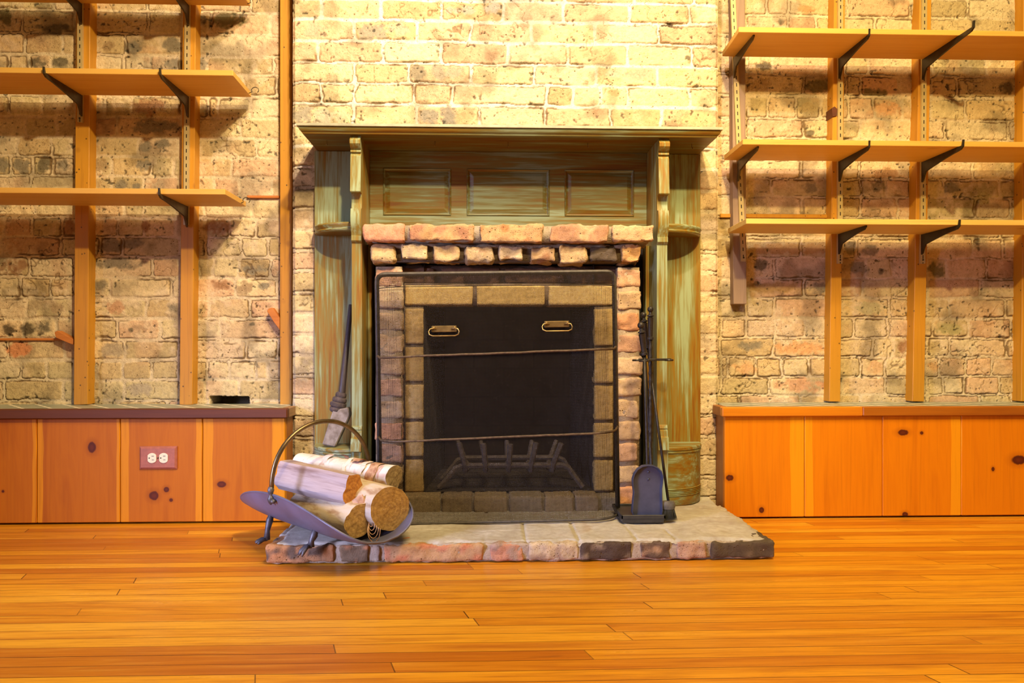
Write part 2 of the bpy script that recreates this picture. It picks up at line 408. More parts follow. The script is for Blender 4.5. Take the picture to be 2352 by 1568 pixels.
def m_tiles():
    m, nt, b = newmat('green_grey_tiles')
    tc = nn(nt, 'TexCoord').outputs['Object']; sp = nn(nt, 'SeparateXYZ', {0: tc}); x, y = sp.outputs[0], sp.outputs[1]
    u = mth(nt, 'ADD', x, mth(nt, 'MULTIPLY', y, .9)); v = mth(nt, 'SUBTRACT', mth(nt, 'MULTIPLY', x, .35), y)
    fu = mth(nt, 'FRACT', mth(nt, 'DIVIDE', u, .085)); fv = mth(nt, 'FRACT', mth(nt, 'DIVIDE', v, .06))
    g = mth(nt, 'MAXIMUM', mth(nt, 'LESS_THAN', fu, .13), mth(nt, 'LESS_THAN', fv, .17))
    n = noise(nt, tc, 12., 3)
    col = mix(nt, n, (.14, .17, .13), (.23, .26, .20)); col = mix(nt, g, col, (.78, .72, .56))
    nt.links.new(col, b.inputs['Base Color']); b.inputs['Roughness'].default_value = .35
    bump(nt, b, g, .2, .001); return m
M_tile = m_tiles()

def m_soot_brick():
    m, nt, b = newmat('sooty_firebox_brick')
    uv = nn(nt, 'TexCoord').outputs['UV']; tc = nn(nt, 'TexCoord').outputs['Object']
    br = nn(nt, 'TexBrick', {'Vector': uv, 'Color1': (.04, .029, .02, 1), 'Color2': (.065, .048, .034, 1), 'Mortar': (.02, .014, .01, 1),
        'Scale': 1., 'Mortar Size': .004, 'Brick Width': .22, 'Row Height': .105, 'Mortar Smooth': .3})
    n = noise(nt, tc, 14., 4); 
    sep = nn(nt, 'SeparateXYZ', {0: tc})
    col = mix(nt, rng(nt, n, .4, .65), br.outputs[0], (.018, .012, .009))
    col = mix(nt, mth(nt, 'MULTIPLY', rng(nt, noise(nt, tc, 60., 3), .6, .75), .35), col, (.2, .16, .12))
    nt.links.new(col, b.inputs['Base Color']); b.inputs['Roughness'].default_value = .95
    bump(nt, b, n, .4, .003); return m
M_fbox = m_soot_brick()
def m_screen():
    m, nt, b = newmat('woven_wire_mesh')
    uv = nn(nt, 'TexCoord').outputs['UV']; sp = nn(nt, 'SeparateXYZ', {0: uv})
    p = .0034; a = mth(nt, 'LESS_THAN', mth(nt, 'FRACT', mth(nt, 'DIVIDE', sp.outputs[0], p)), .29)
    c = mth(nt, 'LESS_THAN', mth(nt, 'FRACT', mth(nt, 'DIVIDE', sp.outputs[1], p)), .29)
    al = mth(nt, 'MAXIMUM', a, c)
    nt.links.new(al, b.inputs['Alpha'])
    b.inputs['Base Color'].default_value = (.016, .011, .007, 1); b.inputs['Roughness'].default_value = .8; b.inputs['Specular IOR Level'].default_value = .15
    return m
M_mesh = m_screen()
def m_hearth():
    m, nt, b = newmat('ash_smeared_mortar')
    tc = nn(nt, 'TexCoord').outputs['Object']
    n1 = noise(nt, tc, 9., 4, .6, .4); n2 = noise(nt, tc, 60., 4, .6)
    col = ramp(nt, n1, [(.3, (.36, .30, .22)), (.48, (.47, .42, .32)), (.62, (.54, .49, .39)), (.75, (.44, .32, .2))])
    col = mix(nt, rng(nt, n2, .35, .6, .4, 0), col, (.3, .22, .14))
    nt.links.new(col, b.inputs['Base Color']); b.inputs['Roughness'].default_value = .85
    bump(nt, b, mth(nt, 'ADD', n1, mth(nt, 'MULTIPLY', n2, .5)), .5, .004); return m
M_hearth = m_hearth()
def m_bark():
    m, nt, b = newmat('birch_bark')
    v = coords(nt, (7, 30, 30)); n1 = noise(nt, v, 1., 4, .6); v2 = coords(nt, (60, 10, 10)); n2 = noise(nt, v2, 1.4, 3, .6)
    col = ramp(nt, n1, [(.32, (.50, .26, .17)), (.42, (.64, .54, .45)), (.6, (.72, .67, .60)), (.75, (.62, .42, .32))])
    col = mix(nt, rng(nt, n2, .58, .68, 0, .65), col, (.42, .14, .07))
    nt.links.new(col, b.inputs['Base Color']); b.inputs['Roughness'].default_value = .7
    bump(nt, b, n2, .5, .003); return m
M_bark = m_bark()
def m_duskbark():
    m, nt, b = newmat('dusty_log_bark')
    v = coords(nt, (12, 40, 40)); n1 = noise(nt, v, 1., 4, .6)
    col = ramp(nt, n1, [(.35, (.36, .22, .11)), (.48, (.56, .43, .27)), (.62, (.58, .48, .35))])
    nt.links.new(col, b.inputs['Base Color']); b.inputs['Roughness'].default_value = .85
    bump(nt, b, n1, .6, .004); return m
M_dusk = m_duskbark()
def m_cut(name, ca, cb):
    m, nt, b = newmat(name)
    tc = nn(nt, 'TexCoord').outputs['UV']
    n = noise(nt, tc, 3., 3); L = nn(nt, 'VectorMath', {0: tc}, operation='LENGTH').outputs[1]
    rr = mth(nt, 'SINE', mth(nt, 'ADD', mth(nt, 'MULTIPLY', L, 34.), mth(nt, 'MULTIPLY', n, 5.)))
    f = mth(nt, 'ADD', mth(nt, 'MULTIPLY', rr, .035), noise(nt, tc, 4., 6, .75))
    nt.links.new(ramp(nt, f, [(.3, cb), (.65, ca)]), b.inputs['Base Color']); b.inputs['Roughness'].default_value = .9
    bump(nt, b, f, .8, .004); return m
M_cut = m_cut('sawn_log_end', (.52, .32, .10), (.24, .12, .03)); M_cuto = m_cut('fresh_split_end', (.60, .27, .05), (.32, .10, .015))
M_cutd = m_cut('old_log_end', (.34, .24, .10), (.16, .10, .04))

# ------------------------------------------------------------------ brick wall surfaces
YB, YC = 0.0, -0.10
TAN = [(.62, .47, .26), (.64, .51, .30), (.58, .43, .22), (.63, .46, .27), (.55, .44, .24), (.65, .53, .33), (.62, .42, .25), (.52, .40, .21), (.62, .50, .28), (.64, .49, .31)]
def rows_from(zoom, ox, oy, s, data, Y):
    out = []
    for y0, y1, js in data:
        cx = ox+1000/s
        z1 = P(cx, oy+y0/s, Y).z; z0 = P(cx, oy+y1/s, Y).z
        out.append((z0, z1, sorted(PX(ox+j/s, Y) for j in js)))
    return out
S = 3.267
LW = rows_from(0, 0, 0, S, [(-210,-75,[100,500,900,1300,1700,2050]),(-60,75,[400,680,1100,1480,1880]),(95,245,[170,560,1110,1370,1575,2030]),(265,405,[190,470,560,945,1360,1820,2130]),(430,545,[60,220,390,680,920,1140,1360,1560,2050]),
  (568,705,[300,700,1150,1500,1830]),(735,870,[310,560,780,990,1360,1560,1640,1880]),(890,1020,[430,700,880,1360,1480,1800]),(1040,1165,[130,380,560,1040,1350,1480,1920]),(1185,1315,[80,240,390,560,840,1130,1300,1480,1740,2090]),(1335,1475,[230,600,840,1080,1350,1480,1610,1800])], YB) \
   + rows_from(0, 0, 470, S, [(-40,90,[260,560,930,1340,1540,1900]),(105,235,[30,240,470,690,890,1080,1310,1540,1720,1920]),(250,380,[10,460,750,920,1350,1540,1810,2020]),(405,535,[220,560,700,1150,1350,1600,1790]),(558,690,[150,380,560,830,1290,1480,1765,2085]),
  (715,843,[200,550,690,1100,1340,1565,1870]),(865,1000,[430,560,880,1200,1460,1650]),(1025,1150,[60,480,680,930,1340,1840]),(1180,1305,[150,350,550,740,930,1140,1340,1560,1720,1920,2015]),(1325,1460,[30,470,560,750,940,1350,1540,1800]),(1478,1600,[300,600,900,1250,1500,1870]),(1625,1740,[200,700,1200,1700])], YB)
RW = rows_from(0, 1640, 0, S, [(-320,-180,[100,500,900,1300,1700,2050]),(-165,-30,[300,700,1000,1300,1700,2050]),(-10,115,[130,400,560,870,1000,1470,1620,1905]),(135,262,[240,560,770,870,1210,1500,1950]),(285,410,[100,450,870,1250,1600,2000]),(430,555,[240,440,860,985,1165,1500,1640,2040]),(575,715,[240,670,870,990,1100,1390,1630,1820,2270]),
  (740,885,[240,400,620,800,1010,1200,1400,1620,1885]),(905,1035,[240,670,870,1100,1500,1740,2215]),(1058,1185,[240,500,870,1300,1600,2050]),(1205,1335,[240,660,860,1090,1480,1940,2270]),(1352,1470,[240,430,870,1100,1290,1480,1730,2140]),(1485,1625,[240,405,660,860,1100,1380,1600,1960,2225])], YB) \
   + rows_from(0, 1640, 470, S, [(108,238,[150,500,870,1200,1500,1800,2150]),(258,395,[240,655,865,1070,1480,1600,1940]),(405,545,[240,455,865,1130,1330,1475,1600,1745,2045]),(560,690,[255,680,865,1115,1475,1600,1990]),(712,842,[240,450,865,1320,1475,1600,1760,2185]),(863,992,[50,240,455,680,860,1045,1300,1470,1640,1910,2230]),
  (1010,1135,[50,450,850,1190,1340,1470,1600,1770,2200]),(1155,1285,[50,105,310,515,710,850,1100,1285,1470,1695,1885,2090]),(1300,1420,[50,415,850,960,1280,1470,1600,1715,1880,2140]),(1435,1550,[200,650,1100,1600,2000]),(1575,1700,[400,900,1400,1900])], YB)
B_ = 2.352
CW = rows_from(0, 660, 0, B_, [(-210,-115,[300,640,980,1300,1640,1980]),(-100,0,[150,520,850,1200,1500,1880,2200]),(14,108,[190,505,838,1165,1490,1845,2175]),(125,222,[360,700,990,1325,1660,2005]),(238,342,[170,520,835,1190,1515,1840,2185]),(355,452,[360,655,990,1335,1668,2000]),(465,562,[180,365,680,895,1400,1545,1695,1838,2170]),(580,680,[355,700,1040,1390,1750,2020]),(695,790,[170,520,860,1200,1540,1880,2200]),(805,900,[360,700,1040,1390,1750,2050])], YC)
zc = [r[0] for r in CW]; pitch = .0655
zz = min(zc)-.012
CS = []
k = 0
while zz > -.02:
    CS.append((zz-.054, zz, [])); zz -= pitch; k += 1
def ext(rows, lo, hi, rnd):
    out = []
    for z0, z1, js in rows:
        js = list(js)
        while js and js[0] > lo: js.insert(0, js[0]-rnd.choice([.2, .2, .105]))
        while js and js[-1] < hi: js.append(js[-1]+rnd.choice([.2, .2, .105]))
        out.append((z0, z1, js))
    return sorted(out)
def spot_list(ox, oy, s, data, Y):
    out = []
    for x, y, rx, ry, c in data:
        p = P(ox+x/s, oy+y/s, Y); out.append((p.x, p.z, rx/s*2.38/F, ry/s*2.38/F, c))
    return out
DK = (.10, .085, .055); GR = (.20, .175, .125); BR = (.30, .15, .07); GN = (.13, .115, .045); RD = (.58, .22, .09); BK = (.03, .02, .01)
SPL = spot_list(0, 0, S, [(20,130,60,60,GN),(410,215,110,38,DK),(285,470,55,45,DK),(460,475,65,42,DK),(15,1240,50,60,GR),(160,1240,58,55,GR),(335,1240,45,60,DK),(470,1240,48,45,GR),(1085,1100,45,40,GR),(1225,1080,50,35,GR),(1075,1240,55,40,GR),(770,1240,60,50,(.34,.24,.12)),(1000,350,65,50,GR),(1300,340,60,60,GR),(1310,480,65,50,GR),(1520,155,45,38,DK),(1720,150,140,55,GN),(1510,480,35,50,GR),(910,1385,55,40,GR),(1030,1395,30,20,GR),(830,350,50,50,(.32,.22,.11)),(1640,1110,70,45,(.36,.28,.16)),(1130,800,110,60,BR),(1170,950,180,45,GR)], YB) \
    + spot_list(0, 470, S, [(80,930,52,45,BK),(205,935,50,45,BK),(350,920,48,50,DK),(115,485,18,20,BK),(110,460,100,60,BR),(1640,170,85,62,BR),(830,310,90,48,GR),(980,290,80,38,GR),(760,610,42,45,GR),(900,440,180,45,GR),(1655,600,60,38,BR),(1835,630,48,48,(.33,.22,.12)),(1980,610,36,28,GR),(1900,480,90,40,GR),(140,1090,90,50,RD),(1300,770,35,40,GR),(280,760,70,50,(.38,.29,.17)),(430,760,50,50,(.36,.26,.15)),(850,1090,100,55,(.36,.29,.19)),(520,170,50,55,BR),(1100,170,30,40,BR),(980,940,22,18,DK),(1890,895,20,14,DK),(1500,790,40,60,(.4,.3,.15)),(1050,1390,90,50,(.42,.34,.24)),(870,770,60,50,(.5,.28,.15))], YB)
SPR = spot_list(1640, 0, S, [(510,165,35,26,DK),(725,1000,30,24,DK),(370,500,60,36,DK),(780,640,100,55,GN),(2190,660,55,48,DK),(690,70,60,30,RD),(720,1400,60,45,GR),(1240,1400,60,40,GR),(1290,1300,90,40,(.36,.2,.09)),(700,820,60,45,(.34,.25,.12)),(1300,820,95,50,(.55,.30,.14)),(310,780,50,45,(.42,.33,.17)),(340,640,90,50,(.42,.3,.14)),(2030,1420,90,50,(.32,.27,.13)),(1790,1410,60,45,GR),(1190,690,90,30,GN),(2000,1500,90,50,(.4,.34,.16))], YB) \
    + spot_list(1640, 470, S, [(350,455,62,42,DK),(1665,490,70,55,GN),(1170,345,60,45,GR),(1975,300,26,52,BK),(1090,470,75,48,GR),(780,620,80,45,GR),(1415,1060,48,48,BR),(1030,320,45,50,GR),(330,610,40,30,DK),(1760,930,120,45,(.36,.32,.14)),(1170,780,120,45,(.42,.37,.2)),(640,1075,180,50,(.62,.33,.14)),(640,1350,180,50,(.52,.28,.15)),(230,1230,80,50,(.6,.35,.17)),(560,330,300,40,(.42,.26,.10)),(1210,1220,60,45,(.58,.36,.18)),(450,620,150,50,(.38,.24,.09)),(270,1060,90,40,GR),(1640,1215,45,45,(.5,.3,.14)),(1250,500,25,25,DK),(1660,1080,60,50,(.42,.32,.16))], YB)
SPC = spot_list(660, 0, B_, [(205,185,14,14,DK),(150,165,60,40,(.46,.38,.26)),(450,170,75,46,(.30,.27,.21)),(600,165,60,40,(.46,.39,.28)),(700,400,45,42,(.22,.19,.13)),(815,390,42,38,(.3,.27,.2)),(910,400,50,38,(.36,.31,.22)),(770,630,50,45,(.22,.20,.16)),(870,625,50,48,(.2,.18,.15)),(960,630,50,40,(.40,.31,.16)),(80,620,50,50,(.28,.25,.19)),(185,640,42,42,(.38,.34,.25)),(285,635,45,30,(.44,.38,.26)),(980,60,34,26,(.4,.36,.28)),(1110,45,50,28,(.36,.33,.27)),(1380,50,60,40,(.44,.36,.22)),(1910,400,60,38,(.38,.34,.25)),(1780,400,50,26,(.44,.38,.28)),(100,280,60,40,(.58,.38,.24)),(790,505,100,45,(.62,.38,.24)),(405,268,9,9,DK),(900,60,40,20,(.42,.37,.28)),(1500,295,60,35,(.58,.44,.26)),(2200,640,100,40,(.55,.42,.22)),(1760,505,30,20,(.4,.25,.12)),(2160,312,16,12,DK)], YC)

VV, FF, CC = [], [], []
def brick_patch(u0, u1, v0, v1, rows, mapf, seed, step=.0025, spots=(), hole=None, tint=1.0, defcol=None, jt=.0045, lip=None, edge=(False, False), smear=.7):
    "height field of old brick: rows (z0, z1, joints in u). Returns verts, faces, colours"
    nu = max(2, int(round((u1-u0)/step))+1); nv = max(2, int(round((v1-v0)/step))+1)
    U, V = np.meshgrid(np.linspace(u0, u1, nu), np.linspace(v0, v1, nv), indexing='ij')
    rs = np.random.RandomState(seed)
    wu = (fbm(U, V, 22, seed+5, 3)-.5)*.014; wv = (fbm(U, V, 16, seed+9, 3)-.5)*.010
    Uw = U+wu; Vw = V+wv
    ed = np.full(U.shape, -.01); ids = np.zeros(U.shape, int)-1; bc = np.zeros(U.shape+(3,)); off = np.zeros(U.shape); tilt = np.zeros(U.shape)
    for z0, z1, js in rows:
        selr = (Vw > z0-.006) & (Vw <= z1+.006)
        if not selr.any(): continue
        xs = [-9]+list(js)+[9] if js else [-9, 9]
        for a, b in zip(xs[:-1], xs[1:]):
            if b < u0-.02 or a > u1+.02: continue
            sel = selr & (Uw > a) & (Uw <= b)
            c = np.array(TAN[rs.randint(len(TAN))])*rs.uniform(.86, 1.06)
            o = rs.uniform(-.0018, .0018); tl = rs.uniform(-.02, .02)
            rr = .007
            du = np.minimum(Uw-a-jt, b-jt-Uw); dv = np.minimum(Vw-z0, z1-Vw)
            qx = np.minimum(du-rr, 0); qy = np.minimum(dv-rr, 0)
            d = np.minimum(np.minimum(du, dv), rr-np.sqrt(qx*qx+qy*qy))
            ed[sel] = d[sel]; bc[sel] = c; off[sel] = o+tl*(Vw[sel]-(z0+z1)/2)
    n1 = fbm(U, V, 40, seed+20, 4, .6); n2 = fbm(U, V, 9, seed+30, 3); n3 = fbm(U, V, 110, seed+40, 2)
    inb = sst(ed, -.001, .002)
    mort = np.array([.64, .52, .34]) if defcol is None else np.array(defcol)
    col = bc*inb[..., None]+mort*(1-inb)[..., None]
    # mortar smeared over the bricks
    sm = sst(n2, .48, .62)*sst(fbm(U, V, 34, seed+50, 4, .6), .44, .58)*smear
    col = col*(1-sm[..., None])+np.array([.66, .53, .35])*sm[..., None]
    # header-like soft tone variation
    t1 = fbm(U, V, 14, seed+60, 3); col = col*(1-.42*sst(t1, .50, .76))[..., None]
    t2 = fbm(U*1.0, V, 10, seed+70, 2); k = (sst(t2, .6, .8)*.35*inb)[..., None]; col = col*(1-k)+np.array([.60, .36, .20])*k
    for sx, sz, rx, rz, c in spots:
        m = ((U-sx)/rx)**2+((V-sz)/rz)**2+(n1-.5)*2.6+(n3-.5)*1.2
        k = (1-sst(m, .35, 1.5))[..., None]*.85
        col = col*(1-k)+np.array(c)*k
    # cracks along the arrises
    cm = sst(fbm(U, V, 8, seed+80, 3), .42, .52)
    cw = .0009+.0020*sst(fbm(U, V, 20, seed+85, 2), .5, .8)
    lower = np.abs(ed-.0005+(n1-.5)*.007+(n3-.5)*.003)
    crack = (1-sst(lower, cw*.7, cw*1.7))*cm
    rc = np.abs(fbm(U+wu*2, V+wv*2, 7, seed+90, 4, .6)-.5); crack2 = (1-sst(rc, .0015, .007))*sst(fbm(U, V, 5, seed+95, 2), .52, .62)*.75
    crack = np.maximum(crack, crack2)
    col = col*(1-.82*crack)[..., None]+np.array([.16, .08, .02])*(.6*crack)[..., None]
    H = inb*.0014+off*inb*.8+(n1-.5)*.0036+(n3-.5)*.0018-crack*.004+sst(ed, 0, .008)*.0007+sm*.001
    pits = sst(fbm(U, V, 95, seed+99, 2), .74, .82)*sst(fbm(U, V, 12, seed+101, 2), .38, .55); H -= pits*.003; col = col*(1-.72*pits)[..., None]
    grain = fbm(U, V, 180, seed+103, 2); col = col*(.86+.28*grain)[..., None]
    if hole:
        hx0, hx1, hz0, hz1 = hole
        m = np.minimum(np.minimum(U-hx0, hx1-U), np.minimum(V-hz0, hz1-V))+(n1-.5)*.008
        k = sst(m, 0, .003); H = H*(1-k)-.09*k; col = col*(1-k[..., None]*.8)  # hole is also darkened in colour, painting in its inner shade
    for i in (0, 1):
        if edge[i]:
            dd = (U-u0) if i == 0 else (u1-U)
            H -= (1-sst(dd, 0, .010))*.008
    col = np.clip(col*tint, 0, 1)
    X, Y, Z = mapf(U, V, H)
    vs = np.stack([X, Y, Z], -1).reshape(-1, 3)
    I = np.arange(nu*nv).reshape(nu, nv)
    fs = np.stack([I[:-1, :-1], I[1:, :-1], I[1:, 1:], I[:-1, 1:]], -1).reshape(-1, 4)
    return vs, fs, col.reshape(-1, 3)
def patch_object(name, patches, mat):
    base = 0; V_ = []; F_ = []; C_ = []
    for vs, fs, cs in patches:
        V_.append(vs); F_.append(fs+base); C_.append(cs); base += len(vs)
    V_ = np.concatenate(V_); F_ = np.concatenate(F_); C_ = np.concatenate(C_)
    me = bpy.data.meshes.new(name); me.vertices.add(len(V_)); me.vertices.foreach_set('co', V_.astype(np.float32).ravel())
    me.loops.add(len(F_)*4); me.loops.foreach_set('vertex_index', F_.astype(np.int32).ravel())
    me.polygons.add(len(F_)); me.polygons.foreach_set('loop_start', np.arange(0, len(F_)*4, 4, dtype=np.int32))
    me.update(calc_edges=True)
    a = me.color_attributes.new('Col', 'FLOAT_COLOR', 'POINT')
    a.data.foreach_set('color', np.concatenate([C_, np.ones((len(C_), 1))], 1).astype(np.float32).ravel())
    me.shade_smooth(); me.materials.append(mat)
    o = bpy.data.objects.new(name, me); C.collection.objects.link(o); o['_w'] = (0, 0, 0)
    return o
rnd = random.Random(4)
XCL, XCR = PX(673, YC), PX(1650, YC)           # chimney breast corners
XCL -= .002
ZT = 1.86
front = lambda Yp: (lambda U, V, H: (U, Yp-H, V))
hp0 = P(482, 929, YB); hp1 = P(573, 909, YB)
LWx = ext(LW, -2.3, XCL+.1, rnd); RWx = ext(RW, XCR-.1, 2.4, rnd)
lo = lambda rows: rows
pl = brick_patch(-1.86, XCL+.02, .33, ZT, LWx, front(YB), 11, .0025, SPL, hole=(hp0.x, hp1.x, hp0.z-.02, hp1.z))
pl2 = brick_patch(-2.5, -1.86, .33, ZT, LWx, front(YB), 12, .008)
pl3 = brick_patch(-2.5, XCL+.02, 0, .33, ext([(a*.066, a*.066+.056, [-1.0]) for a in range(5)], -2.5, XCL, rnd), front(YB), 13, .012)
pl4 = brick_patch(-2.5, XCL+.02, ZT, 2.5, ext([(ZT+.004+a*.066, ZT+.06+a*.066, [-1.0-.1*(a % 2)]) for a in range(10)], -2.5, XCL, rnd), front(YB), 14, .01)
structure(patch_object('wall_left', [pl, pl2, pl3, pl4], M_wall))
pr = brick_patch(XCR-.02, 1.88, .33, ZT, RWx, front(YB), 31, .0025, SPR)
pr2 = brick_patch(1.88, 2.5, .33, ZT, RWx, front(YB), 32, .008)
pr3 = brick_patch(XCR-.02, 2.5, 0, .33, ext([(a*.066, a*.066+.056, [1.5]) for a in range(5)], XCR, 2.5, rnd), front(YB), 33, .012)
pr4 = brick_patch(XCR-.02, 2.5, ZT, 2.5, ext([(ZT+.004+a*.066, ZT+.06+a*.066, [1.5-.1*(a % 2)]) for a in range(10)], XCR, 2.5, rnd), front(YB), 34, .01)
structure(patch_object('wall_right', [pr, pr2, pr3, pr4], M_wall))
zcm = min(r[0] for r in CW)-.008
XBL, XBR = PX(722, -.12), PX(1609, -.12)       # outer edges of the mantel side boards
CWx = [(a, b, [j for j in js if XCL+.03 < j < XCR-.03]) for a, b, js in CW]
up = brick_patch(XCL, XCR, zcm, ZT, CWx, front(YC), 51, .0025, SPC, tint=1.04, smear=.3, defcol=(.74, .66, .52), edge=(True, True))
sl = brick_patch(XCL, XBL+.05, 0, zcm, CS, front(YC), 52, .0025, tint=1.03, edge=(True, False))
sr = brick_patch(XBR-.05, XCR, 0, zcm, CS, front(YC), 53, .0025, tint=1.03, edge=(False, True))
allr = CS+[(a, b, []) for a, b, js in CW]
retR = brick_patch(YC+.006, YB+.01, 0, 2.5, allr, lambda U, V, H: (XCR-.007+H, U, V), 54, .005)
retL = brick_patch(YC+.006, YB+.01, 0, 2.5, allr, lambda U, V, H: (XCL+.007-H, U, V), 55, .005)
# brickwork hidden behind the mantel panel and around the firebox
bk = brick_patch(XBL+.05, XBR-.05, .85, zcm, CS, front(YC), 56, .008)
up4 = brick_patch(XCL, XCR, ZT, 2.5, ext([(ZT+.004+a*.066, ZT+.06+a*.066, [.1-.1*(a % 2)]) for a in range(10)], XCL+.05, XCR-.05, rnd), front(YC), 57, .01)
structure(patch_object('wall_center', [up, up4, sl, sr, retR, retL, bk], M_wall))

# floor
mb = MB(); mb.box(-3.4, 3.4, -4.6, .02, -.03, 0, 0)
fl = mb.build('floor', M_floor, origin=(0, 0, 0)); structure(fl)

# ------------------------------------------------------------------ battens, standards, brackets, shelves
YP = -.042
def post(name, label, mat, xt, xb, wd, ytop, ybot, thick=.042, group='wall battens carrying the shelves'):
    "xt, xb: pixel x of the left front edge at pixel rows ytop and ybot, width in px"
    zt, zb = PZ(ytop, -thick, (xt+xb)/2), PZ(ybot, -thick, (xt+xb)/2)
    a = PX(xt, -thick); b = PX(xb, -thick); s = (a-b)/(zt-zb)
    W = wd*2.34/F; Z1 = 2.2; A = b+s*(Z1-zb)
    mb = MB()
    mb.hexa([(b, -thick, zb), (b+W, -thick, zb), (b+W, .004, zb), (b, .004, zb)], [(A, -thick, Z1), (A+W, -thick, Z1), (A+W, .004, Z1), (A, .004, Z1)], .0015)
    o = mb.build(name, mat); tag(o, label, 'wall batten', 'wooden battens on the brick wall'); return o
ZBT = .3465                                        # bench top
yb = 929
post('wall_batten', 'orange wooden wall batten nearest the left edge, with a short slotted strip on it', M_post, 174, 169, 31, 100, yb)
post('wall_batten', 'orange wooden wall batten left of the rectangular hole, second from the left edge', M_post, 419, 412, 29, 100, yb)
post('wall_batten', 'bare orange wooden batten along the left corner of the pale chimney breast', M_post, 643, 643, 27, 100, yb, .03)
post('wall_batten', 'short weathered grey batten hanging beside the chimney breast on the right wall', M_grey, 1681, 1685, 31, 0, 698, .035)
post('wall_batten', 'orange wooden wall batten in the middle of the right wall, right of the grey one', M_post, 1916, 1905, 26, 0, 922)
post('wall_batten', 'orange wooden wall batten second from the right edge of the photo', M_post, 2113, 2096, 28, 0, 922)
post('wall_batten', 'orange wooden wall batten cut off by the right edge of the photo', M_post, 2352, 2346, 30, 0, 922)

def standard(label, x0, y0, x1, y1, thick=.042):
    "slotted channel from pixel (x0,y0) down to (x1,y1), centre line"
    Yf = -thick-.009; a = P(x0, y0, Yf); b = P(x1, y1, Yf); s = (a.x-b.x)/(a.z-b.z)
    Z1 = 2.2; A = b.x+s*(Z1-b.z); h = .0082
    y0_, y1_ = -thick-.0005, Yf
    vs = []; 
    prof = [(-h, y0_), (-h, y1_), (h, y1_), (h, y0_)]
    for cx, z in ((b.x, b.z), (A, Z1)):
        vs += [(cx+p[0], p[1], z) for p in prof]
    fs = [(0, 1, 5, 4), (1, 2, 6, 5), (2, 3, 7, 6), (3, 0, 4, 7), (3, 2, 1, 0), (4, 5, 6, 7)]
    mb = MB(); mb.add(vs, fs); o = mb.build('shelf_standard', M_slot)
    me = o.data; uv = me.uv_layers.new(name='uv'); 
    for p in me.polygons:
        for li in p.loop_indices:
            vi = me.loops[li].vertex_index
            xx = prof[vi % 4][0]
            if not (set(p.vertices) == {1, 2, 5, 6}): xx = .006
            uv.data[li].uv = (xx, (b.z if vi < 4 else Z1))
    sc = MB(); M = Matrix.Rotation(R_(90), 3, 'X')
    sc.lathe([(.0028, 0), (.0028, .0015), (.001, .0022)], (b.x, y1_, b.z+.012), 10, M=M)
    sc.build('screw', M_steel, o)
    return tag(o, label, 'shelf standard', 'slotted shelf strips')
standard('short slotted metal shelf strip on the leftmost batten, ending under the middle shelf', 183, 0, 183, 280)
standard('slotted metal shelf strip on the second left batten, running down past all three left shelves', 430, 0, 427, 516)
standard('leaning slotted metal shelf strip on the weathered grey batten', 1684, 0, 1708, 600, .035)
standard('slotted metal shelf strip on the middle batten of the right wall', 1931, 0, 1930, 605)
standard('slotted metal shelf strip on the batten second from the right edge', 2124, 0, 2120, 605)

YSB, YSF = -.054, -.236
def shelf(label, mat, xf, yfb, side, back=None):
    "xf, yfb: pixel of the lower front corner of the visible end"
    c = P(xf, yfb, YSF); z0 = c.z; z1 = z0+.0165
    mb = MB()
    xb_ = c.x if back is None else PX(back, YSB)
    if side == 'L': q = [(-2.3, YSF), (c.x, YSF), (xb_, YSB), (-2.3, YSB)]
    else: q = [(c.x, YSF), (2.3, YSF), (2.3, YSB), (xb_, YSB)]
    mb.hexa([(x, y, z0) for x, y in q], [(x, y, z1) for x, y in q], .0012)
    o = mb.build('wooden_shelf', mat); tag(o, label, 'shelf', 'pine wall shelves'); return z0
zLt = PZ(14, YSB, 575)
cL = P(532, 0, YSF)
def shelfz(label, mat, X, z0, side):
    mb = MB(); x0, x1 = (-2.3, X) if side == 'L' else (X, 2.3)
    mb.box(x0, x1, YSF, YSB, z0, z0+.0165, .0012); tag(mb.build('wooden_shelf', mat), label, 'shelf', 'pine wall shelves'); return z0
zL1 = shelfz('pine wall shelf at the top left corner of the photo', M_shelf, PX(575, YSB), zLt, 'L')
zL2 = shelf('pine wall shelf in the upper left with two brackets under it', M_shelf, 535, 174, 'L', 577)
zL3 = shelf('lowest pine wall shelf on the left, with one bracket in view', M_shelf, 517, 447, 'L', 565)
zR1 = shelf('uppermost yellow pine shelf on the right wall', M_shelf, 1697, 74, 'R', 1659)
zR2 = shelf('middle yellow pine shelf on the right wall', M_shelf, 1706, 332, 'R', 1663)
zR3 = shelf('lowest, palest pine shelf on the right wall', M_shelf2, 1714, 514, 'R', 1672)

def bracket_mesh(L, h=.062, t=.0055):
    y0 = -.051
    mb = MB(); n = 12
    poly = [(y0, 0), (y0-L, 0), (y0-L-.004, .016), (y0-L-.008, .016), (y0-L-.006, -.004), (y0-L+.004, -.011)]
    for i in range(n+1):
        t_ = i/n; y = lerp(y0-L+.02, y0-.022, t_); z = -.013-.022*t_**1.3
        poly.append((y, z))
    poly += [(y0-.013, -.048), (y0-.006, -h), (y0, -h-.004)]
    mb.prism(poly, -t/2, t/2, 'X', 0); return mb
BR0 = {}
def bracket(label, px, z, L=.19, thick=.042, mat=None):
    X = PX(px, -.06)
    mb = bracket_mesh(L); o = mb.build('shelf_bracket', mat or M_steel, origin=(0, 0, 0)); o.location = (X, .042-thick, z-.0005)
    return tag(o, label, 'shelf bracket', 'metal shelf brackets')
M_gbr = plain('bronze_bracket_steel', (.075, .055, .03), .4, .5, 60, .35)
bracket('dark bracket at the top left corner, on the leftmost batten', 183, zL1, mat=M_gbr)
bracket('dark bracket under the top left shelf, on the second batten', 430, zL1, mat=M_gbr)
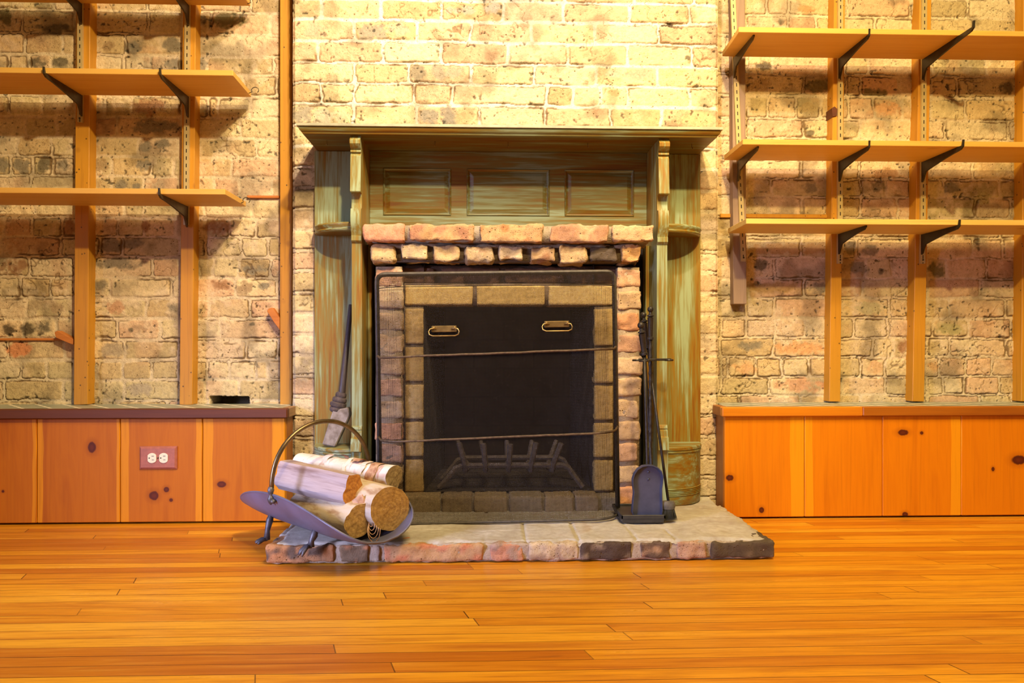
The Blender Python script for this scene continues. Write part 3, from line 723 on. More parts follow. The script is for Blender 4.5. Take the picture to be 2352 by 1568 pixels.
bracket('dark bracket under the upper left shelf, on the leftmost batten', 184, zL2, mat=M_gbr)
bracket('dark bracket under the upper left shelf, on the second batten', 429, zL2, mat=M_gbr)
bracket('dark bracket under the lowest left shelf', 427, zL3, mat=M_gbr)
bracket('dark bracket under the top right shelf, on the grey batten', 1690, zR1, .17, .035, M_gbr)
bracket('dark bracket under the top right shelf, on the middle batten', 1931, zR1, .18)
bracket('long black bracket under the top right shelf, jutting past its front edge', 2123, zR1, .245)
bracket('dark bracket under the middle right shelf, on the grey batten', 1699, zR2, .17, .035, M_gbr)
bracket('dark bracket under the middle right shelf, on the middle batten', 1931, zR2, .18)
bracket('black bracket under the middle right shelf, second batten from the right edge', 2122, zR2, .20)
bracket('black bracket under the lowest right shelf, on the middle batten', 1930, zR3, .165)
bracket('black bracket under the lowest right shelf, second batten from the right edge', 2121, zR3, .185)

def hook(label, px, py, Y, s=1):
    c = P(px, py, Y); mb = MB(); pts = []
    for i in range(15):
        a = R_(215-i*19); pts.append((c.x+.011*math.cos(a)*s, Y, c.z+.009*math.sin(a)))
    pts = [(c.x-.02*s, Y, c.z-.010)]+pts
    mb.tube(pts, .0011, 6); tag(mb.build('wire_hook', M_steel, smooth=True), label, 'hook', 'wire hooks on the shelf ends')
hook('small wire hook on the end of the upper left shelf', 586, 207, -.10)
hook('small wire hook on the end of the lowest left shelf', 566, 460, -.10)
hook('small wire hook on the end of the top left shelf', 583, 2, -.10)

def lath(label, x0, x1, y, h=6, mat=M_lath):
    a = P(x0, y+h/2, -.006); b = P(x1, y-h/2, -.006); mb = MB(); mb.box(a.x, b.x, -.009, .01, a.z, b.z, .0008)
    tag(mb.build('wooden_lath', mat), label, 'lath', 'thin laths in the brick joints')
lath('thin wooden lath let into a joint at the left edge of the wall', -60, 168, 779, 5)
lath('thin orange lath let into the brick joint beside the lowest left shelf', 568, 642, 452, 5)
lath('thin orange lath in a joint above the lowest right shelf, beside the grey batten', 1654, 1908, 496, 7, M_post)
def wedge(label, pts, mat=M_lath, y0=-.03):
    mb = MB(); mb.prism([(P(x, y, y0).x, P(x, y, y0).z) for x, y in pts], y0, .008, 'Y', .0008); tag(mb.build('wood_wedge', mat), label, 'wedge', 'wood wedges at the battens')
wedge('small reddish wood wedge sticking out left of the leftmost batten', [(125, 763), (131, 759), (168, 779), (168, 791), (163, 790), (128, 775)])
wedge('small orange wood wedge leaning left of the bare corner batten', [(613, 714), (617, 708), (625, 706), (642, 730), (642, 757), (628, 738)])
wedge('small dark wood chip on the left flank of the middle right batten', [(1911, 248), (1917, 244), (1924, 250), (1922, 266), (1913, 268)], M_trimd, -.046)

# ------------------------------------------------------------------ benches
YF = -.19
def bench(name, label, side, cuts, m_board, m_trims, endpx, bodypx):
    xe = PX(endpx, YF-.012); xb = PX(bodypx, YF)
    t = thing(name, label, 'bench', ((-1.3 if side == 'L' else 1.35), YF/2, 0), 'tiled pine benches')
    lim = -2.4 if side == 'L' else 2.4
    xs = sorted([lim, xb]+[PX(c, YF) for c in cuts])
    for a, b in zip(xs[:-1], xs[1:]):
        mb = MB(); mb.box(a+.0007, b-.0007, YF, YF+.018, .006, .317, .0018); o = mb.build('front_board', m_board, t)
    mb = MB(); s = .018 if side == 'L' else -.018
    inner = sorted((xb, xb-s)); 
    mb.box(inner[0]+(.001 if side == 'R' else 0), inner[1], YF+.019, YC-.004 if side=='L' else YC-.004, .004, .317, .001); mb.build('side_panel', M_side, t)
    # tiled top and timber edge
    x0, x1 = (lim, xe) if side == 'L' else (xe, lim)
    top0, top1 = .317, .3465
    for (a, b, m) in m_trims(x0, x1):
        mb = MB(); mb.box(a, b, YF-.014, YF+.012, top0, top1, .003); mb.build('edge_trim', m, t)
    mb = MB()
    if side == 'L': mb.box(xe-.022, xe-.001, YF+.0125, YC-.004, top0, top1, .002)
    else: mb.box(xe+.001, xe+.022, YF+.0125, YC-.004, top0, top1, .002)
    mb.build('end_trim', M_trimend if side == 'L' else M_side, t)
    mb = MB()
    if side == 'L': q = [(x0, YF+.013), (xe-.023, YF+.013), (xe-.023, YC-.004), (XCL-.012, YC-.004), (XCL-.012, YB-.006), (x0, YB-.006)]
    else: q = [(xe+.023, YF+.013), (x1, YF+.013), (x1, YB-.006), (XCR+.012, YB-.006), (XCR+.012, YC-.004), (xe+.023, YC-.004)]
    mb.prism(q, top0+.004, top1-.001, 'Z', 0); mb.build('tile_top', M_tile, t)
    return t, xb
def loc_m(px): return PX(px, YF)
bx = -1.3
kn = lambda ox, pts: [(PX(x, YF)-ox, PZ(y, YF, x), rx*2.19/F, rz*2.19/F) for x, y, rx, rz in pts]
bd = lambda ox, pts: [(PX(a, YF)-ox, PX(b, YF)-ox) for a, b in pts]
M_bl = m_bench('amber_pine_left', (.46, .135, .002), (.37, .095, .0015), (.22, .045, .002), (.64, .25, .004),
    bd(-1.3, [(74, 82), (85, 98), (268, 275), (278, 296), (450, 464), (467, 489), (624, 662)]),
    kn(-1.3, [(211, 1027, 9, 12), (353, 1138, 11, 10), (382, 1124, 6, 6), (393, 1148, 4, 4), (509, 1112, 10, 7), (7, 1128, 3, 3)]))
M_br = m_bench('amber_pine_right', (.64, .195, .002), (.56, .155, .0015), (.30, .065, .002), (.72, .29, .005),
    bd(1.35, [(1816, 1848), (1849, 1867), (2184, 2209)]),
    kn(1.35, [(1676, 1097, 9, 7), (1749, 1171, 6, 7), (2074, 993, 13, 7), (2117, 994, 4, 4), (2079, 1181, 7, 6), (2281, 1077, 4, 5), (2340, 1056, 17, 11)]))
tL, _ = bench('tiled_bench', 'low knotty pine bench with dark brown edge and tiled top under the left shelves', 'L', [-100, 85, 276, 465], M_bl,
    lambda a, b: [(a, b, M_trimd)], 660, 655)
jx = PX(1977, YF)
tR, _ = bench('tiled_bench', 'low bright orange pine bench with tiled top under the right shelves', 'R', [1848, 2027, 2208, 2400], M_br,
    lambda a, b: [(a, jx, M_trimo), (jx, b, M_trimb)], 1659, 1664)

# outlet on the left bench
oc = P(365, 1050.5, YF); ot = thing('electrical_outlet', 'pinkish wooden outlet plate with two ivory sockets on the left bench front', 'outlet', (oc.x, YF, oc.z))
mb = MB(); w2, h2 = .0555, .0345
prof = [(0, 0), (.001, .004), (.004, .006), (.006, .0075), (.0075, .0075)]
vs = []; fs = []
for ins, dep in prof:
    vs += [(oc.x-w2+ins, YF-dep, oc.z-h2+ins), (oc.x+w2-ins, YF-dep, oc.z-h2+ins), (oc.x+w2-ins, YF-dep, oc.z+h2-ins), (oc.x-w2+ins, YF-dep, oc.z+h2-ins)]
for i in range(len(prof)-1):
    for k in range(4): fs.append((i*4+k, i*4+(k+1) % 4, (i+1)*4+(k+1) % 4, (i+1)*4+k))
n = len(prof)-1; fs.append((n*4, n*4+1, n*4+2, n*4+3)); mb.add(vs, fs); mb.build('cover_plate', M_plate, ot)
mb = MB(); mb.lathe([(.0025, 0), (.0025, .001), (.001, .0015)], (oc.x+.0005, YF-.0075, oc.z), 10, M=Matrix.Rotation(R_(90), 3, 'X')); mb.build('screw', M_rod, ot)
for dx in (-.0165, .0175):
    poly = []
    for i in range(40):
        a = 2*math.pi*i/40; x = max(-.0125, min(.0125, .0150*math.cos(a))); poly.append((oc.x+dx+x, oc.z+.0150*math.sin(a)))
    pp = []
    for q in poly:
        if not pp or (abs(q[0]-pp[-1][0])+abs(q[1]-pp[-1][1])) > 1e-5: pp.append(q)
    mb = MB(); mb.prism(pp, YF-.0095, YF-.004, 'Y', 0); r = mb.build('socket', M_ivory, ot)
    mb = MB(); mb.box(oc.x+dx-.001, oc.x+dx+.006, YF-.0099, YF-.008, oc.z+.0050, oc.z+.0066, 0).box(oc.x+dx, oc.x+dx+.006, YF-.0099, YF-.008, oc.z-.0062, oc.z-.0048, 0)
    mb.lathe([(.0020, 0), (.0020, .0019)], (oc.x+dx-.0078, YF-.008, oc.z), 12, M=Matrix.Rotation(R_(90), 3, 'X')); mb.build('pin_holes', M_black, r)

# ------------------------------------------------------------------ hearth
ZH = .052; YHF = CAMY+1.765
XHL, XHR = PX(609, YHF), PX(1783, YHF)
ht = thing('brick_hearth', 'low brick hearth slab with ash-grey top and reddish brick front edge', 'hearth', ((XHL+XHR)/2, (YHF-.2)/2, 0))
mb = MB()
ORG = (.46, .20, .085); TN = (.50, .32, .16); PK = (.52, .22, .12); DB = (.085, .055, .035); GRY = (.30, .22, .15); LT = (.55, .42, .25)
segs = [(607, 770, (.46, .22, .09), ((.13, .085, .055), .05)), (776, 850, (.20, .13, .07), (ORG, .1)), (858, 876, GRY, None), (880, 1112, (.46, .27, .12), ((.50, .20, .09), .15)), (1120, 1206, (.50, .24, .13), ((.36, .24, .16), .1)),
        (1212, 1332, LT, ((.36, .25, .15), .1)), (1334, 1456, DB, ((.25, .18, .11), .25)), (1470, 1546, (.14, .09, .055), ((.40, .25, .13), .15)), (1552, 1628, (.48, .30, .18), ((.36, .18, .1), .1)), (1632, 1783, (.10, .07, .04), ((.17, .12, .07), .1))]
for i, (a, b, c, dk) in enumerate(segs):
    mb.brick(PX(a, YHF), PX(b, YHF), YHF, YHF+.10, .002, ZH-.003, c, 200+i, .008, .006, dk)
for i in range(5):
    y = YHF+.10+i*.08
    if y+.07 > -.2: break
    mb.brick(XHR-.2, XHR, y+.004, y+.078, .002, ZH-.002, (.44, .36, .27), 230+i, .008, .005)
    mb.brick(XHL, XHL+.2, y+.004, y+.078, .002, ZH-.002, (.44, .36, .27), 240+i, .008, .005)
mb.brick(XHL+.006, XHR-.006, YHF+.0065, YHF+.03, .001, ZH-.004, (.42, .33, .23), 260, .004, .005)
mb.build('edge_bricks', M_brick, ht, smooth=True)
# mortar top, one heightfield
nx, ny = 280, 110
U, V = np.meshgrid(np.linspace(0, 1, nx), np.linspace(0, 1, ny), indexing='ij')
en = (fbm(U*3, V*3, 9, 301, 3)-.5)
X = XHL+.012+(XHR-XHL-.024)*U; Y = YHF+.010+(YC-.002-YHF-.010)*V
ex = np.minimum(U, 1-U)*(XHR-XHL); ey = V*(YC-YHF)
Z = ZH+(fbm(X, Y, 9, 302, 4)-.5)*.008+(fbm(X, Y, 40, 303, 2)-.5)*.002
jn = np.zeros_like(X)
for k_, q in enumerate([865, 1115, 1208, 1332, 1462, 1549, 1630]):
    xj = PX(q, YHF)+(Y-YHF)*.0+(fbm(X, Y, 6, 310+k_, 2)-.5)*.02
    jn = np.maximum(jn, (1-sst(np.abs(X-xj), .001, .006))*sst(fbm(X, Y, 7, 320+k_, 2), .35, .6))
for yj in (YHF+.12, YHF+.24):
    jn = np.maximum(jn, (1-sst(np.abs(Y-yj-(fbm(X, Y, 6, 330, 2)-.5)*.03), .001, .006))*.6*sst(fbm(X, Y, 5, 331, 2), .4, .6))
Z = Z-jn*.004
dEdge = np.minimum(ex, ey)+(fbm(X, Y, 25, 304, 3)-.5)*.022
Z = Z-(1-sst(dEdge, -.002, .014))*.012
Z = np.where(V > .97, ZH, Z)
X = X+(fbm(X, Y, 12, 305, 3)-.5)*.02*(1-sst(ex, 0, .05)); Y = Y+(fbm(X, Y, 12, 306, 3)-.5)*.014*(1-sst(ey, 0, .05))
I = np.arange(nx*ny).reshape(nx, ny); fs = np.stack([I[:-1, :-1], I[1:, :-1], I[1:, 1:], I[:-1, 1:]], -1).reshape(-1, 4)
mb = MB(); mb.add(np.stack([X, Y, Z], -1).reshape(-1, 3).tolist(), fs.tolist())
# skirt down to the floor so the slab is solid
bl = [(XHL+.02, YHF+.02), (XHR-.02, YHF+.02), (XHR-.02, YC-.004), (XHL+.02, YC-.004)]
mb.prism(bl, .0005, ZH-.016, 'Z', 0)
mb.build('mortar_top', M_hearth, ht, smooth=40)

# ------------------------------------------------------------------ fireplace brickwork
ft = thing('brick_fireplace', 'old brick fireplace surround with yellow fire brick lining around a sooty opening', 'fireplace', (.06, -.16, ZH))
zl = lambda y, Y: PZ(y, Y)
YL1, YL2, YCOL, YLN, YFB = -.296, -.276, -.25, -.205, -.222
mb = MB(); z1, z0 = PZ(512, YL1), PZ(556, YL1)
for i, (a, b, c, dk) in enumerate([(831, 931, (.62, .30, .18), None), (934, 1090, (.52, .31, .15), ((.44, .22, .12), .1)), (1099, 1250, (.56, .34, .16), ((.52, .21, .08), .35)), (1262, 1401, (.46, .25, .14), ((.56, .36, .2), .2)), (1404, 1506, (.60, .40, .22), None)]):
    mb.brick(PX(a, YL1), PX(b, YL1), YL1+.002*(i % 2), -.15, z0+.002*math.sin(i*2), z1, c, 400+i, .008, .007, dk)
mb.box(PX(850, YL1), PX(1490, YL1), YL1+.014, -.15, z0+.004, z1-.006, 0, (.36, .29, .2))
mb.build('ledge_course', M_brick, ft, smooth=True)
mb = MB(); z1b, z0b = PZ(560, YL2), PZ(603, YL2)
for i, (a, b, c, dk) in enumerate([(850, 908, (.62, .44, .22), None), (917, 985, (.62, .46, .25), None), (992, 1058, (.58, .40, .2), ((.35, .17, .08), .2)), (1068, 1136, (.50, .36, .2), ((.35, .22, .12), .1)), (1145, 1204, (.62, .46, .28), ((.28, .15, .07), .25)), (1216, 1278, (.50, .32, .16), ((.4, .2, .1), .1)), (1283, 1349, (.56, .38, .19), ((.2, .1, .05), .3)), (1353, 1422, (.11, .08, .055), ((.42, .22, .12), .45)), (1427, 1478, (.62, .36, .15), None)]):
    mb.brick(PX(a, YL2), PX(b, YL2), YL2+.003*((i*7) % 3), -.15, z0b+.003*((i*5) % 3)-.002, z1b, c, 420+i, .009, .009, dk)
mb.brick(PX(860, YL2), PX(1470, YL2), YL2+.02, -.15, z1b-.012, z0+.006, (.34, .27, .18), 440, .006, .008)
mb.box(PX(862, YL2), PX(1468, YL2), YL2+.026, -.15, z0b+.006, z1b, 0, (.16, .12, .08))
mb.build('header_course', M_brick, ft, smooth=True)
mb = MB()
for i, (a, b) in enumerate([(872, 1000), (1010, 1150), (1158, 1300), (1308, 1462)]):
    mb.brick(PX(a, YLN), PX(b, YLN), YLN+.003*(i % 2), -.11, PZ(652, YLN), z0b-.004, (.17, .085, .05), 450+i, .007, .006)  # brick colour darkened to paint in the shade under the header course
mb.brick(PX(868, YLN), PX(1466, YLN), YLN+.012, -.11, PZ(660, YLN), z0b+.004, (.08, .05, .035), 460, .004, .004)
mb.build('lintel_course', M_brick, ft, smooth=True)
cols = [(.56, .33, .19), (.58, .40, .22), (.60, .30, .15), (.54, .36, .20), (.62, .44, .26), (.56, .38, .21), (.60, .41, .22), (.52, .30, .18)]
def column(a, b, seed, rx):
    mb = MB(); z = ZH; i = 0; ztop = PZ(612, YCOL); n = 11; h = (ztop-ZH)/n
    for i in range(n):
        j = rx[i % len(rx)]
        c = cols[(i*3+seed) % len(cols)]
        mb.brick(PX(a+(j if seed == 1 else 0), YCOL), PX(b+(j if seed == 2 else 0), YCOL), YCOL+.002*((i*5) % 3), -.11, z+.0035, z+h-.0035, c, 500+seed*40+i, .008, .006, (tuple(x*.75 for x in c), .1))
        z += h
    mb.box(PX(a+4, YCOL), PX(b-4, YCOL), YCOL+.010, -.11, ZH-.004, ztop, 0, (.40, .30, .19))
    mb.build('brick_column', M_brick, ft, smooth=True)
column(858, 926, 1, [4, 0, 7, -1, 8, 3, 10, 2, 5, 8, 2]); column(1417, 1474, 2, [-4, -3, -6, 0, -5, 4, 3, 4, -2, 2, 0])
# yellow fire brick lining
mb = MB(); ZS = .097
YEL = [(.62, .42, .16), (.56, .38, .14), (.64, .45, .19), (.60, .40, .15)]
zt1, zt0 = PZ(655, YFB), PZ(701, YFB)
for i, (a, b) in enumerate([(930, 1086), (1094, 1252), (1260, 1408)]):
    mb.brick(PX(a, YFB), PX(b, YFB), YFB, -.12, zt0, zt1, YEL[i], 600+i, .003, .0015)
for i, (a, b) in enumerate([(708, 790), (796, 876), (882, 962), (968, 1048), (1054, 1133)]):
    for kx, (xa, xb2) in enumerate([(930, 973), (1365, 1409)]):
        if kx: a_, b_ = a+4 if i else a, b+4
        else: a_, b_ = a, b
        mb.brick(PX(xa, YFB), PX(xb2, YFB), YFB+.001*(i % 2), -.12, max(ZS-.001, PZ(b_, YFB)), PZ(a_, YFB), YEL[(i+kx) % 4], 610+i*2+kx, .003, .0015)
mb.box(PX(928, YFB), PX(1411, YFB), YFB+.007, -.12, zt0+.002, zt1+.006, 0, (.20, .14, .09))
for xa, xb2 in ((928, 972), (1367, 1411)): mb.box(PX(xa, YFB), PX(xb2, YFB), YFB+.007, -.12, ZS-.01, zt0, 0, (.18, .13, .08))
mb.build('fire_brick_lining', M_firebrick, ft, smooth=True)
# sill
YSL = CAMY+2.09; mb = MB()
xs_ = [PX(q, YSL) for q in (915, 1012, 1086, 1168, 1250, 1320, 1378)]
for i in range(6): mb.brick(xs_[i]+.0015, xs_[i+1]-.0015, YSL, YFB-.002+.02, ZH-.006, ZS, [(.40, .29, .15), (.34, .25, .15), (.42, .31, .17), (.36, .28, .17)][i % 4], 640+i, .005, .003)
mb.brick(xs_[0]-.01, PX(1428, YSL), YSL+.01, -.11, ZH-.006, ZS-.006, (.33, .27, .19), 650, .004, .003)
mb.build('hearth_sill', M_firebrick, ft, smooth=True)
# firebox interior
fxl, fxr, bxl, bxr = PX(973, YFB), PX(1366, YFB), PX(973, YFB)+.035, PX(1366, YFB)-.020
yf_, yb_ = YFB+.012, .26; z0_, z1_ = ZS-.001, zt0-.001
quads = [([(fxl, yf_, z0_), (fxr, yf_, z0_), (bxr, yb_, z0_), (bxl, yb_, z0_)], 'f'),
         ([(fxl, yf_, z1_+.2), (bxl, yb_, z1_+.2), (bxr, yb_, z1_+.2), (fxr, yf_, z1_+.2)], 'f'),
         ([(fxl, yf_, z0_), (bxl, yb_, z0_), (bxl, yb_, z1_+.2), (fxl, yf_, z1_+.2)], 's'),
         ([(fxr, yf_, z0_), (fxr, yf_, z1_+.2), (bxr, yb_, z1_+.2), (bxr, yb_, z0_)], 's'),
         ([(bxl, yb_, z0_), (bxr, yb_, z0_), (bxr, yb_, z1_+.2), (bxl, yb_, z1_+.2)], 'b'),
         ([(fxl, YLN+.09, z1_), (fxr, YLN+.09, z1_), (fxr, YLN+.09, z1_+.2), (fxl, YLN+.09, z1_+.2)], 'b')]
mb = MB(); kinds = []
for q, kd in quads: mb.add(q, [(0, 1, 2, 3)]); kinds.append(kd)
# outer jacket so the box has thickness from other viewpoints
o = mb.build('firebox', M_fbox, ft); me = o.data; uv = me.uv_layers.new(name='uv')
for p, kd in zip(me.polygons, kinds):
    for li in p.loop_indices:
        co = me.vertices[me.loops[li].vertex_index].co
        uv.data[li].uv = {'f': (co.x+.03, co.y), 's': (co.y+.05, co.z+.02), 'b': (co.x, co.z+.02)}[kd]
# near-black sheets standing in for the deep shade in the gaps beside the columns
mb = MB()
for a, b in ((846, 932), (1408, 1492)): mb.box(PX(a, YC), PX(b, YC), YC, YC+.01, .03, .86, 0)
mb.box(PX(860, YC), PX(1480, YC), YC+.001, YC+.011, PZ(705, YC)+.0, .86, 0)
mb.build('gap_shade_backing', M_gapshade, ft)

# grate
YG = CAMY+2.19; gz = PZ(1068, YG); gt = thing('fire_grate', 'ash-covered cast iron fire grate inside the firebox', 'fire grate', (PX(1180, YG), YG+.1, ZS))
mb = MB(); q = lambda x, y, Y=YG: P(x, y, Y)
def bar(mb, pts, w=.012, h=.012):
    mb.tube(pts, w*.62, 4)
for dy, nm in ((0, 'front_bar'), (.15, 'rear_bar')):
    a, b, c_, d = q(1008, 1128), q(1052, 1071), q(1300, 1069), q(1338, 1124)
    mb = MB(); pts = [Vector((a.x, a.y+dy, ZS+.006)), Vector((lerp(a.x, b.x, .6), a.y+dy, lerp(ZS, gz, .62))), Vector((b.x-.008, a.y+dy, gz-.008)), Vector((b.x+.012, a.y+dy, gz)), Vector((c_.x-.012, a.y+dy, gz)), Vector((c_.x+.008, a.y+dy, gz-.008)), Vector((lerp(d.x, c_.x, .6), a.y+dy, lerp(ZS, gz, .62))), Vector((d.x, a.y+dy, ZS+.006))]
    mb.tube(pts, .0085, 6); mb.build(nm, M_grate, gt, smooth=40)
for i, (tx, ty, bx_) in enumerate([(1054, 1017, 1068), (1110, 1019, 1115), (1172, 1020, 1169), (1232, 1017, 1220), (1290, 1018, 1270)]):
    t_ = q(tx, ty, YG-.02); b0 = q(bx_, 1068)
    xb0 = b0.x; pts = [(t_.x, YG-.016, t_.z), (xb0, YG-.006, gz+.004), (xb0, YG+.01, gz-.018), (xb0+(.06-xb0)*.05, YG+.08, gz-.024), (xb0, YG+.15, gz-.014), (xb0+(xb0-.07)*.22, YG+.185, gz+.05)]
    mb = MB(); mb.tube(pts, [.0085, .0085, .008, .008, .008, .0075], 6); mb.build('grate_bar', M_grate, gt, smooth=40)

# ------------------------------------------------------------------ mantel
YMB, YMF = -.12, -.30
ZU = PZ(311, YMF); xm0, xm1 = PX(695, YMF), PX(1646, YMF)
mt = thing('fireplace_mantel', 'tall wooden mantel in worn grey-green paint over ochre wood, framing the brick fireplace', 'mantel', ((xm0+xm1)/2, YMB, ZH))
def ringslab(mb, prof, x0, x1, yf, yb2):
    vs = []; fs = []; n = len(prof)
    for z, o_ in prof: vs += [(x0-o_, yf-o_, z), (x1+o_, yf-o_, z), (x1+o_, yb2, z), (x0-o_, yb2, z)]
    for i in range(n-1):
        for k in range(4): fs.append((i*4+k, i*4+(k+1) % 4, (i+1)*4+(k+1) % 4, (i+1)*4+k))
    fs += [(3, 2, 1, 0), ((n-1)*4, (n-1)*4+1, (n-1)*4+2, (n-1)*4+3)]; mb.add(vs, fs)
mb = MB(); ringslab(mb, [(ZU, 0), (ZU+.002, .0015), (ZU+.0045, .002), (ZU+.006, .0045), (ZU+.010, .008), (ZU+.014, .0095), (ZU+.0165, .010), (ZU+.0185, .008)], xm0, xm1, YMF, YC+.001); mb.build('shelf_moulding', M_ph, mt, smooth=30)
mb = MB(); ringslab(mb, [(ZU+.0187, .013), (ZU+.0195, .0145), (ZU+.026, .0145), (ZU+.0275, .0125)], xm0, xm1, YMF, YC+.001); mb.build('shelf_top', M_top, mt)
# side boards, cheeks
chk = {}
for sgn, (fo, fi) in ((-1, (804.5, 828.5)), (1, (1537, 1513))):
    Yc = -.285
    xo, xi = PX(fo, Yc), PX(fi, Yc); chk[sgn] = (xo, xi)
    xs_ = XBL if sgn < 0 else XBR
    mb = MB(); a, b = sorted((xs_, xo)); mb.box(a, b, YMB, YC+.0, ZH+.001, ZU-.0005, .0012); mb.build('side_board', M_pv, mt)
    zf = lambda y: PZ(y, -.28)
    pr = [(ZU-.0005, -.285), (zf(322), -.290), (zf(328), -.296), (zf(335), -.295), (zf(342), -.288), (zf(346), -.278), (zf(348), -.283), (zf(352), -.283), (zf(354), -.277), (zf(360), -.281), (zf(362), -.283), (zf(366), -.283),
          (zf(400), -.285), (zf(442), -.289), (zf(443.5), -.288), (zf(444), -.268), (zf(452), -.264), (zf(465), -.264), (zf(479), -.267), (zf(480.5), -.280), (zf(495), -.2835), (zf(512), -.283), (zf(525), -.278), (zf(535), -.270), (zf(541), -.268), (zf(542), -.270), (zf(552), -.270), (zf(556), -.266), (zf(558), -.262),
          (zf(700), -.262), (zf(978), -.260), (PZ(980, -.27), -.264), (PZ(985, -.27), -.266), (PZ(989, -.27), -.264), (PZ(991, -.27), -.268), (PZ(1003, -.27), -.270), (PZ(1006, -.27), -.278), (PZ(1020, -.27), -.282), (PZ(1034, -.27), -.284), (PZ(1036, -.27), -.272), (PZ(1042, -.27), -.272), (ZH+.001, -.270), (ZH+.001, YMB-.0005), (ZU-.0005, YMB-.0005)]
    mb = MB(); a, b = sorted((xo, xi)); mb.prism([(y, z) for z, y in pr], a, b, 'X', 0); mb.build('bracket_cheek', M_pv, mt, smooth=25)
    # inner jamb strips
    a, b = sorted((xi, xi-sgn*.030)); mb = MB()
    mb.box(min(xi-sgn*.0005, xi-sgn*.012), max(xi-sgn*.0005, xi-sgn*.012), -.165, YMB, ZH+.001, .845, .001); mb.build('inner_jamb', M_pv, mt)
    # quarter round shelf and drum
    rx, ry = abs(xo-xs_)-.004, .105
    def quarter(prof, n=22):
        vs = []; fs = []; m_ = n+2
        for z, o_ in prof:
            vs.append((xo, YMB, z))
            for i in range(n+1):
                a_ = math.pi/2*i/n; vs.append((xo+sgn*(rx+o_)*math.cos(a_)*1.0, YMB-(ry+o_)*math.sin(a_), z))
        for j in range(len(prof)-1):
            for i in range(m_): fs.append((j*m_+i, j*m_+(i+1) % m_, (j+1)*m_+(i+1) % m_, (j+1)*m_+i))
        fs += [tuple(range(m_)), tuple((len(prof)-1)*m_+i for i in range(m_))[::-1]]
        if sgn > 0: fs = [f[::-1] for f in fs]
        return MB().add(vs, fs)
    zq = PZ(524, YMB)+.0; q_ = [(zq-.026, -.006), (zq-.024, -.001), (zq-.020, .001), (zq-.017, -.001), (zq-.013, -.0005), (zq-.008, .003), (zq-.004, .003), (zq-.002, .001), (zq, 0)]
    mb = quarter(q_); bmq = mb; o = mb.build('niche_shelf', M_pd, mt, smooth=35)
    zd = PZ(1016, YMB); ry = .125; rx -= .002
    g = []; z = ZH+.030
    for i in range(5): g += [(z, 0), (z+.0012, .0022), (z+.0028, .0022), (z+.004, 0)]; z += .0048
    q_ = [(ZH+.001, -.002), (ZH+.004, 0), (ZH+.028, .0)]+g+[(zd-.022, 0), (zd-.018, .003), (zd-.014, .003), (zd-.013, .001), (zd-.010, .004), (zd-.003, .004), (zd, .001)]
    mb = quarter(q_); o = mb.build('drum_plinth', M_pd, mt, smooth=35)
# overmantel panel
x0, x1 = chk[-1][1]+.0005, chk[1][1]-.0005
def rect(a, b, c_, d): return PX(a, YMB-.008), PX(b, YMB-.008), PZ(d, YMB-.008), PZ(c_, YMB-.008)
pans = [rect(880, 1036, 388, 496), rect(1072, 1262, 388, 496), rect(1297, 1456, 388, 496)]
mb = MB(); zb_ = z1-.02 if False else .895
yfp = YMB-.008
mb.box(x0, x1, yfp, YC, pans[0][3], ZU-.0005, .0006); mb.box(x0, x1, yfp, YC, zb_, pans[0][2], .0006)
xs_ = [x0, pans[0][0], pans[0][1], pans[1][0], pans[1][1], pans[2][0], pans[2][1], x1]
for i in (0, 2, 4, 6): mb.box(xs_[i], xs_[i+1], yfp+.0003, YC, pans[0][2]-.001, pans[0][3]+.001, .0006)
mb.build('panel_frame', M_ph, mt)
for a, b, c_, d in pans:
    mb = MB()
    # bolection bead round the panel, then bevelled field
    vs = []; prof = [(0, -.0005), (.0025, -.003), (.005, -.001), (.006, .004), (.008, .005), (.020, .0005), (.022, 0.0)]
    fs = []
    for o_, dy in prof:
        y = yfp+dy; vs += [(a+o_, y, c_+o_), (b-o_, y, c_+o_), (b-o_, y, d-o_), (a+o_, y, d-o_)]
    for i in range(len(prof)-1):
        for k in range(4): fs.append((i*4+k, i*4+(k+1) % 4, (i+1)*4+(k+1) % 4, (i+1)*4+k))
    n = len(prof)-1; fs.append((n*4, n*4+1, n*4+2, n*4+3)); mb.add(vs, fs)
    mb.build('raised_panel', M_ph, mt)
for hx in (751, 999, 1167, 1350, 1589):
    Yh = -.235; x = PX(hx, Yh); mb = MB()
    mb.tube([(x, Yh, ZU), (x, Yh, ZU-.010), (x+.001, Yh-.005, ZU-.016), (x+.001, Yh-.009, ZU-.018), (x, Yh-.012, ZU-.014)], .0009, 6)
    mb.build('cup_hook', M_brass, mt, smooth=True)

# ------------------------------------------------------------------ fire screen
YSf, YSb = CAMY+1.945, CAMY+2.045
xl_, xr_ = PX(874, YSb), PX(1419, YSb); Zs0, Zs1 = ZH+.006, PZ(627, YSb, 1140)
stt = thing('fireplace_screen', 'dark wire mesh fire screen with two brass handles standing before the firebox', 'fire screen', ((xl_+xr_)/2, (YSf+YSb)/2, ZH+.0025))
def ucurve(n=14, rx=.085):
    pts = []
    for i in range(n+1):
        a = math.pi/2*i/n; pts.append((xl_+rx-rx*math.cos(a), 1-math.sin(a)))   # y fraction: 1 back, 0 front
    for i in range(1, 16): pts.append((lerp(xl_+rx, xr_-rx, i/16), 0))
    for i in range(n+1):
        a = math.pi/2*(1-i/n); pts.append((xr_-rx+rx*math.cos(a), 1-math.sin(a)))
    return pts
uc = ucurve(); vs = []; fs = []; zs = [Zs0+(Zs1-.05-Zs0)*i/10 for i in range(11)]+[Zs1-.05+.05*math.sin(math.pi/2*i/7) for i in range(1, 8)]
arc = [0]
